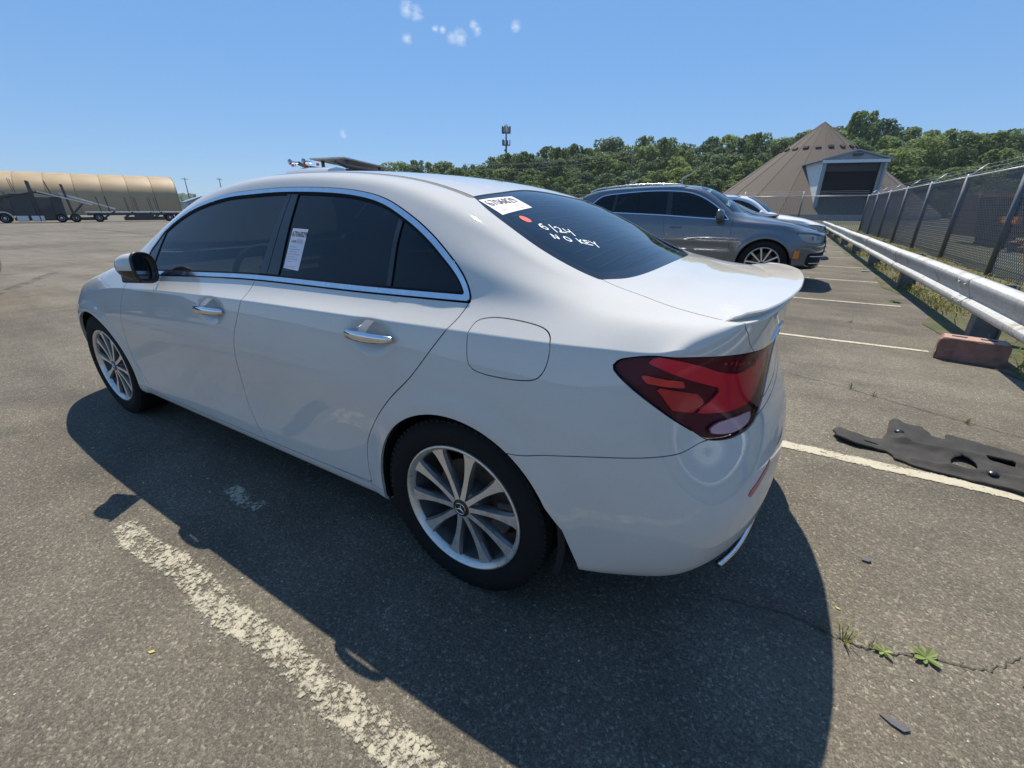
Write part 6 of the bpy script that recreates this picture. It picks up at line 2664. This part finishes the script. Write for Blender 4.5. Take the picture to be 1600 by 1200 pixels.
# ------------------------------------------------------------------ yard behind the fence
def yard():
    root = empty('rusty_drum', (-9.3, -14.3, 0), .5, 'big rusty steel drum lying behind the chain-link fence', 'drum')
    mb = MB().lathe([(0, -2.2), (1.0, -2.2), (1.15, -2.0), (1.15, 2.0), (1.0, 2.2), (0, 2.2)], 'x', 28, (0, 0, 1.18))
    mb.build('drum_shell', 'rust_dark', root, auto=.5)
    for x in (-1.9, -.65, .65, 1.9):
        MB().lathe([(1.15, -.06), (1.23, -.05), (1.23, .05), (1.15, .06)], 'x', 28, (x, 0, 1.18)).build('drum_ring', 'rust', root)
    for x in (-1.2, 1.2):
        MB().box((x, 0, .2), (.3, 2.0, .4)).build('drum_cradle', 'rust_dark', root)
    root = empty('rolloff_container', (-9.5, -23, 0), .12, 'brown steel roll-off container behind the far fence bays', 'container')
    MB().prism([(-3.0, .35), (3.0, .35), (3.2, 1.75), (-3.2, 1.75)], 'y', -1.1, 1.1).build('container_body', 'rust_dark', root)
    for k in range(9):
        MB().box((-2.7 + k * .675, 1.14, 1.05), (.10, .08, 1.35)).build('container_rib', 'rust', root)
    MB().box((0, 1.13, 1.75), (6.5, .14, .12)).build('container_rim', 'orange_paint', root)
    for x in (-2, 2):
        MB().box((x, 0, .175), (.25, 1.6, .35)).build('container_foot', 'rust_dark', root)
    root = empty('orange_barrier', (-7.2, -21.5, 0), 1.5, 'orange steel barrier beam seen through the fence', 'barrier')
    MB().box((0, 0, .95), (4.2, .12, .22)).build('beam', 'orange_paint', root, bevel=.01)
    for x in (-1.8, 0, 1.8):
        MB().box((x, 0, .42), (.10, .30, .84)).build('leg', 'rust_dark', root)
    r_ = random.Random(31)
    names = (('scrap_beam', 'rust', 'rusty scrap beam'), ('scrap_sheet', 'galvanised', 'bent grey scrap sheet'), ('scrap_pipe', 'rust_dark', 'dark scrap pipe'))
    spots = ((-6.9, -10.4), (-7.6, -12.2), (-7.0, -16.2), (-7.8, -18.0), (-6.6, -8.6), (-8.2, -9.4), (-7.2, -19.4), (-7.4, -14.0))
    for k, (x, y) in enumerate(spots):
        nm, mt, lb = names[k % 3]
        if nm == 'scrap_beam':
            mb = MB().box((0, 0, .12), (2.4, .18, .03)).box((0, 0, .22), (2.4, .02, .2)).box((0, 0, .32), (2.4, .18, .03)).box((.4, .3, .1), (2.0, .2, .2))
        elif nm == 'scrap_sheet':
            n = 9
            V = [(i * .2 - .8, j * .9 - .45, .25 + .22 * math.sin(i * .9) + .1 * j) for i in range(n) for j in range(2)]
            mb = MB().add(V, [(2 * i, 2 * i + 1, 2 * i + 3, 2 * i + 2) for i in range(n - 1)])
            for sx in (-.8, .8):
                mb.box((sx, 0, .15), (.05, .8, .3))
        else:
            mb = MB()
            for q in range(4):
                mb.tube([(-1.4, q * .22 - .3, .11 + .18 * (q % 2)), (1.4, q * .22 - .25, .13 + .18 * (q % 2))], .105, 10)
        o = mb.build(nm, mt, None)
        o.location = (x, y, 0)
        o.rotation_euler = (0, 0, r_.uniform(.9, 2.0))
        tag(o, lb + ' behind the fence ' + ['opposite the first guardrail post', 'beside the drum, nearer the fence', 'past the drum', 'before the container', 'at the right picture edge', 'farthest to the right', 'by the orange barrier', 'in front of the drum'][k], 'scrap', 'scrap metal behind the fence')


yard()


# ------------------------------------------------------------------ the parked SUVs
def suv_surface(level=3):
    xs = [-.70, -.60, -.48, -.32, -.12, .12, .4, .75, 1.1, 1.4, 1.65, 1.85, 2.05, 2.22, 2.4, 2.6, 2.82, 3.05, 3.25]
    rax, ray = [0, .008, .03, .06, .108, .185], [0, .28, .50, .64, .76, .85]
    fax, fay = [0, .01, .035, .08, .14, .24], [0, .28, .50, .66, .77, .845]

    def low(zr, xt, sy, ys, zs, xn, zf, fy=1.0):
        L = []
        yy, zz = pchip(*zip(*ys), xs), pchip(*zip(*zs), xs)
        for j in range(6):
            t = (j / 5) ** 2
            L.append((xt + rax[j], ray[j] * sy, zr + (zz[0] - zr) * t))
        L += list(zip(xs, yy, zz))
        for j in range(5, -1, -1):
            t = (j / 5) ** 2
            L.append((xn - fax[j], fay[j] * fy, zf + (zz[-1] - zf) * t))
        return L
    c = lambda z: [(-.8, z), (1, z), (3.3, z)]
    e = lambda a, b, m, f: [(-.70, a), (-.48, b), (0, m), (1.4, m - .012), (2.82, m), (3.05, f), (3.25, f - .035)]
    lines = [
        low(.36, -.80, .86, [(-.7, .76), (0, .78), (3, .78), (3.25, .74)], c(.30), 3.55, .28, .86),
        low(.40, -.86, .96, e(.865, .89, .915, .90), c(.34), 3.66, .30, .97),
        low(.48, -.90, .99, e(.88, .91, .935, .925), c(.43), 3.70, .38),
        low(.58, -.91, 1.0, e(.89, .915, .945, .93), c(.56), 3.72, .50),
        low(.72, -.90, 1.0, e(.89, .915, .945, .93), c(.70), 3.73, .64),
        low(.86, -.86, .99, e(.885, .91, .938, .915), [(-.8, .87), (1, .84), (3.3, .80)], 3.72, .76),
        low(.98, -.84, .975, e(.875, .90, .925, .89), [(-.8, 1.02), (1, .985), (2.2, .97), (3.3, .90)], 3.69, .86, .985),
    ]
    ly = pchip(*zip(*[(-.7, .85), (-.48, .868), (0, .880), (1.4, .885), (2.22, .893), (2.8, .885), (3.05, .85), (3.25, .80)]), xs)
    lz = pchip(*zip(*[(-.7, 1.18), (0, 1.155), (1.05, 1.115), (2.22, 1.045), (2.8, 1.02), (3.05, .995), (3.25, .955)]), xs)
    lc = [(-.83, 0, 1.10), (-.825, .28, 1.10), (-.81, .48, 1.11), (-.79, .62, 1.13), (-.765, .74, 1.15), (-.735, .815, 1.17)] + list(zip(xs, ly, lz))
    lc += [(3.40, .74, .925), (3.48, .66, .915), (3.53, .55, .91), (3.57, .42, .908), (3.60, .24, .905), (3.61, 0, .905)]
    lines.append(lc)
    U = {
        -.70: [(.80, 1.26), (.755, 1.34), (.69, 1.40), (.36, 1.43), 1.435],
        -.60: [(.80, 1.32), (.745, 1.43), (.67, 1.505), (.36, 1.54), 1.55],
        -.48: [(.80, 1.34), (.735, 1.48), (.66, 1.55), (.36, 1.59), 1.60],
        -.32: [(.80, 1.345), (.73, 1.505), (.655, 1.58), (.36, 1.62), 1.63],
        -.12: [(.80, 1.35), (.725, 1.53), (.65, 1.605), (.36, 1.645), 1.655],
        .12: [(.80, 1.355), (.72, 1.55), (.648, 1.622), (.36, 1.66), 1.67],
        .4: [(.798, 1.36), (.718, 1.567), (.646, 1.635), (.36, 1.672), 1.682],
        .75: [(.797, 1.36), (.715, 1.58), (.645, 1.645), (.36, 1.68), 1.69],
        1.1: [(.798, 1.35), (.715, 1.58), (.645, 1.645), (.36, 1.68), 1.69],
        1.4: [(.802, 1.33), (.722, 1.555), (.648, 1.63), (.36, 1.668), 1.678],
        1.65: [(.812, 1.29), (.738, 1.485), (.655, 1.575), (.36, 1.625), 1.637],
        1.85: [(.827, 1.235), (.765, 1.375), (.67, 1.48), (.36, 1.54), 1.555],
        2.05: [(.848, 1.155), (.80, 1.24), (.69, 1.34), (.36, 1.42), 1.44],
        2.22: [(.860, 1.10), (.82, 1.14), (.71, 1.215), (.36, 1.30), 1.32],
        2.4: [(.855, 1.075), (.81, 1.105), (.70, 1.14), (.38, 1.17), 1.18],
        2.6: [(.85, 1.06), (.80, 1.085), (.68, 1.11), (.36, 1.135), 1.14],
        2.82: [(.84, 1.04), (.785, 1.062), (.67, 1.08), (.36, 1.10), 1.105],
        3.05: [(.80, 1.012), (.745, 1.03), (.64, 1.045), (.34, 1.06), 1.065],
        3.25: [(.745, .972), (.69, .988), (.60, 1.0), (.32, 1.015), 1.02],
    }
    for m in range(5):
        lines.append([None] * 6 + [(x, U[x][m][0], U[x][m][1]) if m < 4 else (x, 0.0, U[x][4]) for x in xs] + [None] * 6)
    return loft_body(lines, 8, 5, {'along': [(6, 5, 24, .6)]}, level)


def build_suv(name, paint, label, loc, rz, WD, extra=True, scale=1.0, group=None):
    car = empty(name, loc, rz, label, 'car', group)
    car.scale = (scale,) * 3
    S = suv_surface(3)
    V = S.V.copy()
    side = np.abs(S.N[:, 1]) > .35
    for cx in (0, 2.82):
        r = np.hypot(V[:, 0] - cx, V[:, 2] - .37)
        V[:, 1] += np.where(side, .014 * bump1((r - .44) / .07), 0)
    V[:, 1] -= np.where(side & (V[:, 2] > .4), .008 * bump1((V[:, 2] - .62) / .10) * ((V[:, 0] > .5) & (V[:, 0] < 2.3)), 0)
    V[np.abs(S.V[:, 1]) < 1e-6, 1] = 0
    S = renormal(Surf(V, S.N, S.F))
    for cx in (0, 2.82):
        arch = [(cx + .42 * math.cos(a), .37 + .42 * math.sin(a)) for a in np.linspace(R(-10), R(190), 30)] + [(cx - .45, .1), (cx + .45, .1)]
        S = S.cut(poly_sd(S.xz(), np.array(arch)))[1]
    dlo = catmull([(-.47, 1.255), (-.40, 1.36), (-.20, 1.50), (.25, 1.555), (.84, 1.585), (1.36, 1.56), (1.66, 1.475), (1.96, 1.30), (2.16, 1.12), (2.19, 1.07, 1), (1.7, 1.095), (1.05, 1.135), (.3, 1.165), (-.3, 1.188), (-.42, 1.20)], 5)
    win, S = S.take(lambda V: np.where(V[:, 1] > 0, poly_sd(V[:, [0, 2]], dlo), 1), .004)
    wsp = [(1.62, .60, 1), (1.9, .665), (2.2, .735, 1), (2.33, .5), (2.37, 0)]
    wsp = catmull(wsp + [(a, -b, *c) for a, b, *c in wsp[-2::-1]] + [(1.56, -.35), (1.54, 0), (1.56, .35)], 5)
    wind, S = S.take(lambda V: poly_sd(V[:, :2], wsp), .004)
    rear, S = S.take(lambda V: np.maximum.reduce([V[:, 0] + .60 - (V[:, 2] - 1.5) * .6, V[:, 1] - .68, 1.20 - V[:, 2]]), .004)
    hl = catmull([(3.24, .88, 1), (3.42, .895), (3.60, .86), (3.70, .80), (3.66, .735), (3.48, .735), (3.36, .77)], 5)
    head, S = S.take(lambda V: np.where(V[:, 1] > .35, poly_sd(V[:, [0, 2]], hl), 1), .004)
    ink = catmull([(3.47, .55), (3.58, .575), (3.70, .57), (3.73, .42), (3.60, .37), (3.46, .37)], 4)
    intake, S = S.take(lambda V: np.where(V[:, 1] > .50, poly_sd(V[:, [0, 2]], ink), 1), .004)
    gr = np.array([(-.5, .82), (.5, .82), (.56, .62), (.42, .42), (-.42, .42), (-.56, .62)])
    grille, S = S.take(lambda V: np.where(V[:, 0] > 3.3, poly_sd(V[:, [1, 2]], gr), 1), .004)
    tl = np.array([(-.95, 1.08), (-.62, 1.12), (-.55, 1.02), (-.70, .94), (-.95, .93)])
    tail, S = S.take(lambda V: np.where((V[:, 0] < -.5) & (V[:, 1] > .3), poly_sd(V[:, [0, 2]], tl), 1), .004)
    clad, S = S.take(lambda V: V[:, 2] - .36, .003)
    under = S.offset(-.012)
    fcut = catmull([(2.26, 1.2, 1), (2.245, 1.05), (2.25, .8), (2.26, .5, 1), (2.2, .36, 1), (1.13, .36, 1), (1.12, .5), (1.10, .8), (1.07, 1.1), (1.06, 1.2, 1)], 4)
    door_f, S = S.take(lambda V: np.where(V[:, 2] < 1.12, poly_sd(V[:, [0, 2]], fcut), 1), .005)
    rcut = catmull([(1.2, 1.3, 1), (1.2, .36, 1), (.42, .36, 1), (.40, .55), (.28, .78), (.10, .95), (.02, 1.1), (.0, 1.3, 1)], 4)
    door_r, S = S.take(lambda V: np.where(V[:, 2] < 1.16, poly_sd(V[:, [0, 2]], rcut), 1), .005)
    hood, S = S.take(lambda V: np.maximum.reduce([V[:, 1] - .77, 2.36 - V[:, 0], .93 - V[:, 2]]), .004)
    fend, S = S.take(lambda V: np.maximum(2.2 - V[:, 0], V[:, 2] - 1.14), 0)
    roof, S = S.take(lambda V: np.maximum.reduce([V[:, 1] - .66, 1.44 - V[:, 2], -.55 - V[:, 0]]), .002)
    S.pair('quarter_panel', paint, car, .012)
    fend.pair('front_fender', paint, car, .012)
    hood.obj('hood', paint, car)
    roof.obj('roof', paint, car)
    df = door_f.pair('front_door', paint, car)
    drr = door_r.pair('rear_door', paint, car)
    clad.obj('lower_cladding', 'trim_black', car, .01)
    under.obj('body_shell', 'gap_dark', car, 0)
    wind.offset(-.003).obj('windscreen', 'clear_glass', car, 0)
    rear.offset(-.003).obj('rear_screen', 'rear_tint', car, 0)
    grille.obj('grille', 'gap_dark', car, .01)
    for z in (.50, .58, .66, .74):
        MB().box((3.728 - abs(z - .62) * .1, 0, z), (.02, .9, .012)).build('grille_bar', 'satin_chrome', car)
    for o, s in zip(intake.offset(-.01).pair('air_intake', 'gap_dark', car, 0), (1, -1)):
        for z in (.53, .42):
            ellip_bar('intake_blade', [(3.50, s * .905, z), (3.58, s * .865, z), (3.64, s * .80, z), (3.68, s * .70, z)], [.010] * 4, [.008] * 4, 'satin_chrome', o, 8, (0, s, 0))
    for o, s in zip(head.pair('headlight', 'lens_clear', car, .01), (1, -1)):
        H = head if s > 0 else head.mirrored()
        H.offset(-.03).obj('lamp_bowl', 'lamp_clear', o, 0, False)
        for q, (x, y) in enumerate(((3.50, .80), (3.58, .73))):
            MB().lathe([(0, .02), (.03, .012), (.038, -.01)], 'x', 14, (x - .02, s * y, .81)).build('lamp_lens', 'lens_clear', o, True)
    tail.pair('tail_light', 'lamp_red', car, .01)
    # side windows
    glass, frame = win.cut(poly_sd(win.xz(), dlo) + .020)
    frame.offset(.004).pair('window_chrome', 'chrome', car, .01)
    bp = lambda V: np.abs(V[:, 0] - 1.12 + (V[:, 2] - 1.3) * .1) - .045
    cp = lambda V: np.abs(V[:, 0] - .06 - (V[:, 2] - 1.3) * .1) - .03
    pil, glass = glass.cut(bp(glass.V))
    pil2, glass = glass.cut(cp(glass.V))
    pil.pair('pillar_cover', 'trim_black', car, .006)
    pil2.pair('pillar_cover', 'trim_black', car, .006)
    gf, gb = glass.cut(1.12 - glass.V[:, 0])
    gf.offset(-.004).pair('front_window', 'tint_glass', df[0], 0, df[1])
    gq, gr_ = gb.cut(gb.V[:, 0] - .06)
    gr_.offset(-.004).pair('rear_window', 'rear_tint', drr[0], 0, drr[1])
    gq.offset(-.004).pair('quarter_window', 'rear_tint', car, 0)
    # roof rails, mirrors, handles, wheels
    for s in (1, -1):
        pts = [(1.42, s * .66, 1.615), (1.25, s * .66, 1.675), (.7, s * .66, 1.695), (.1, s * .66, 1.672), (-.35, s * .66, 1.625), (-.5, s * .66, 1.575)]
        P = catmull([(p[0], p[2]) for p in pts], 5, False)
        ellip_bar('roof_rail', [(a, s * .66, b) for a, b in P], [.016] * len(P), [.012] * len(P), 'satin_chrome', car, 8, (0, s, 0))
        m = empty('door_mirror')
        m.parent = car
        bm = bmesh.new()
        bmesh.ops.create_uvsphere(bm, u_segments=20, v_segments=12, radius=1)
        for v in bm.verts:
            x, y, z = v.co
            v.co = Vector((2.02 + (.10 * x if x > 0 else .03 * x), s * (1.03 + .15 * math.copysign(abs(y) ** .8, y)), 1.165 + .10 * math.copysign(abs(z) ** .8, z)))
        me = bpy.data.meshes.new('mirror_cap')
        bm.to_mesh(me)
        bm.free()
        me.materials.append(MATS[paint])
        for p in me.polygons:
            p.use_smooth = True
        data_obj('mirror_cap', me, m)
        MB().box((2.03, s * .93, 1.085), (.10, .14, .04)).build('mirror_foot', 'trim_black', m, bevel=.01)
        MB().box((1.988, s * 1.02, 1.155), (.006, .20, .12)).build('mirror_face', 'mirror_glass', m, bevel=.002)
        for par, x0 in ((df, 1.20), (drr, .28)):
            t = np.linspace(0, 1, 9)
            ellip_bar('door_handle', [(x0 + .20 * u, s * (.938 + .03 * math.sin(math.pi * u) ** .5), .945) for u in t], [.010] * 9, [.012] * 9, paint, par[0 if s > 0 else 1], 10, (0, s, 0))
        MB().box((3.30, s * .905, .545), (.085, .03, .13), Matrix.Rotation(s * -.2, 3, 'Z')).build('side_marker', 'marker_orange', car, bevel=.01)
    for x in (0, 2.82):
        for s in (1, -1):
            add_wheel(WD, car, x, s * .935, .378, s, .2 + x, 0, False)
            mb = MB().lathe([(.44, -.36), (.44, -.012), (.422, -.01)], 'y', 36, (x, .92, .37))
            mb.lathe([(.44, -.36), (.01, -.36)], 'y', 36, (x, .92, .37))
            mb.V = [(p[0], p[1] * s, p[2]) for p in mb.V]
            mb.F = [f for f in mb.F if sum(mb.V[i][2] for i in f) / len(f) > .30]
            mb.build('wheel_housing', 'under_black', car)
    MB().box((1.4, 0, .32), (4.1, 1.5, .04)).build('floor_pan', 'under_black', car)
    cab = empty('cabin')
    cab.parent = car
    for y in (.38, -.38):
        o = seat(cab, 1.35, y)
        o.location.z = .14
    o = MB().box((.30, 0, .62), (.5, 1.25, .2)).box((.02, 0, 1.0), (.14, 1.25, .7), Matrix.Rotation(-.25, 3, 'Y')).build('rear_bench', 'cabin_black', cab, bevel=.04)
    MB().prism([(2.40, 1.08), (2.05, 1.10), (1.92, 1.04), (1.95, .8), (2.4, .7)], 'y', -.72, .72).build('dashboard', 'cabin_black', cab, bevel=.03)
    if extra:
        # pale marker writing on the windscreen
        ws = Drape(wind, ((0, 0, 1.4), (1, 0, 0), (0, 1, 0)), (0, 0, -1))
        wsm = Drape(wind.mirrored(), ((0, 0, 1.4), (1, 0, 0), (0, 1, 0)), (0, 0, -1))
        r_ = random.Random(4)
        wr = empty('marker_writing')
        wr.parent = car
        for row, (x0, y0, n) in enumerate(((1.74, -.62, 9), (2.10, -.66, 10))):
            for k in range(n):
                pts = [(x0 + r_.uniform(-.035, .035), y0 + k * .034 + r_.uniform(-.012, .012)) for _ in range(4)]
                V2, F2 = ribbon(catmull(pts, 5, False), .009)
                wsm.obj('marker_stroke', V2, F2, .002, 'marker_cyan', wr)
    return car


def build_fastback(name, loc, rz, scale, WD, label):
    car = empty(name, loc, rz, label, 'car')
    car.scale = (scale,) * 3
    S = sedan_surface(3)
    for cx in (0, 2.729):
        S = S.cut(np.maximum(np.hypot(S.V[:, 0] - cx, S.V[:, 2] - .32) - .36, -1))[1]
    dlo = catmull([(2.03, .95, 1), (1.938, 1.157), (1.74, 1.247), (1.476, 1.302), (1.0, 1.325), (.556, 1.302), (.286, 1.225), (.105, 1.124), (.0, 1.01, 1), (1.052, .977)], 5)
    win, S = S.take(lambda V: poly_sd(V[:, [0, 2]], dlo), .004)
    rgp = [(.25, .50, 1), (-.1, .60), (-.33, .59, 1), (-.39, .3), (-.40, 0)]
    rgp = catmull(rgp + [(a, -b, *c) for a, b, *c in rgp[-2::-1]] + [(.29, -.3), (.31, 0), (.29, .3)], 5)
    rear, S = S.take(lambda V: poly_sd(V[:, :2], rgp), .004)
    wsp = [(1.70, .50, 1), (2.30, .668, 1), (2.43, .28), (2.445, 0)]
    wsp = catmull(wsp + [(a, -b, *c) for a, b, *c in wsp[-2::-1]] + [(1.65, -.3), (1.625, 0), (1.65, .3)], 5)
    wind, S = S.take(lambda V: poly_sd(V[:, :2], wsp), .004)
    lp = catmull(LAMP, 4)
    lamp, S = S.take(lambda V: np.where((V[:, 0] < -.38) & (V[:, 2] > .6), poly_sd(lamp_uv(V), lp), 1.0), .004)
    S.obj('body', 'black_paint', car, .01)
    win.pair('side_window', 'rear_tint', car, 0)
    rear.obj('rear_screen', 'clear_glass', car, 0)
    wind.obj('windscreen', 'clear_glass', car, 0)
    lamp.pair('tail_light', 'lamp_red', car, .01)
    MB().box((1.0, 0, .45), (2.9, 1.4, .5)).build('cabin_floor', 'cabin_black', car)
    for x in (0, 2.729):
        for s in (1, -1):
            w = add_wheel(WD, car, x, s * .88, .335, s, .3, 0, False)
            w.scale = (.88, .88, .88)
    return car


simple('marker_orange', (.75, .22, .04), .35, coat=.5)
simple('marker_cyan', (.45, .75, .80), .6)
WD = wheel_meshes('suv')
build_suv('grey_suv', 'grey_paint', 'dark grey SUV with chrome window trim parked beyond the white sedan', (2.36, -8.05, 0), math.pi, WD)
build_fastback('black_fastback', (.42, -10.9, 0), 0.0, 1.12, WD, 'black sloping-back car behind the grey SUV with red tail light')
build_suv('white_suv', 'pure_white', 'white SUV parked behind the black car with its hood showing', (1.98, -13.9, 0), math.pi, WD, False, .975)
build_suv('dark_suv', 'black_paint', 'dark car cut off by the left picture edge', (9.1, .88, 0), R(80), WD, False, .97)


# ------------------------------------------------------------------ thin summer haze
def haze():
    t = NT('haze_air')
    t.t.nodes.remove(t.b)
    pv = t.n('VolumePrincipled')
    pv.inputs['Color'].default_value = (.80, .90, 1.0, 1)
    pv.inputs['Density'].default_value = .00026
    pv.inputs['Anisotropy'].default_value = 0.0
    t.l(pv.outputs[0], t.out.inputs['Volume'])
    o = MB().box((0, 0, 15.5), (1640, 1640, 33)).build('haze', 'haze_air', None)
    tag(o, 'thin pale summer haze over the whole scene', 'haze', kind='stuff')


haze()
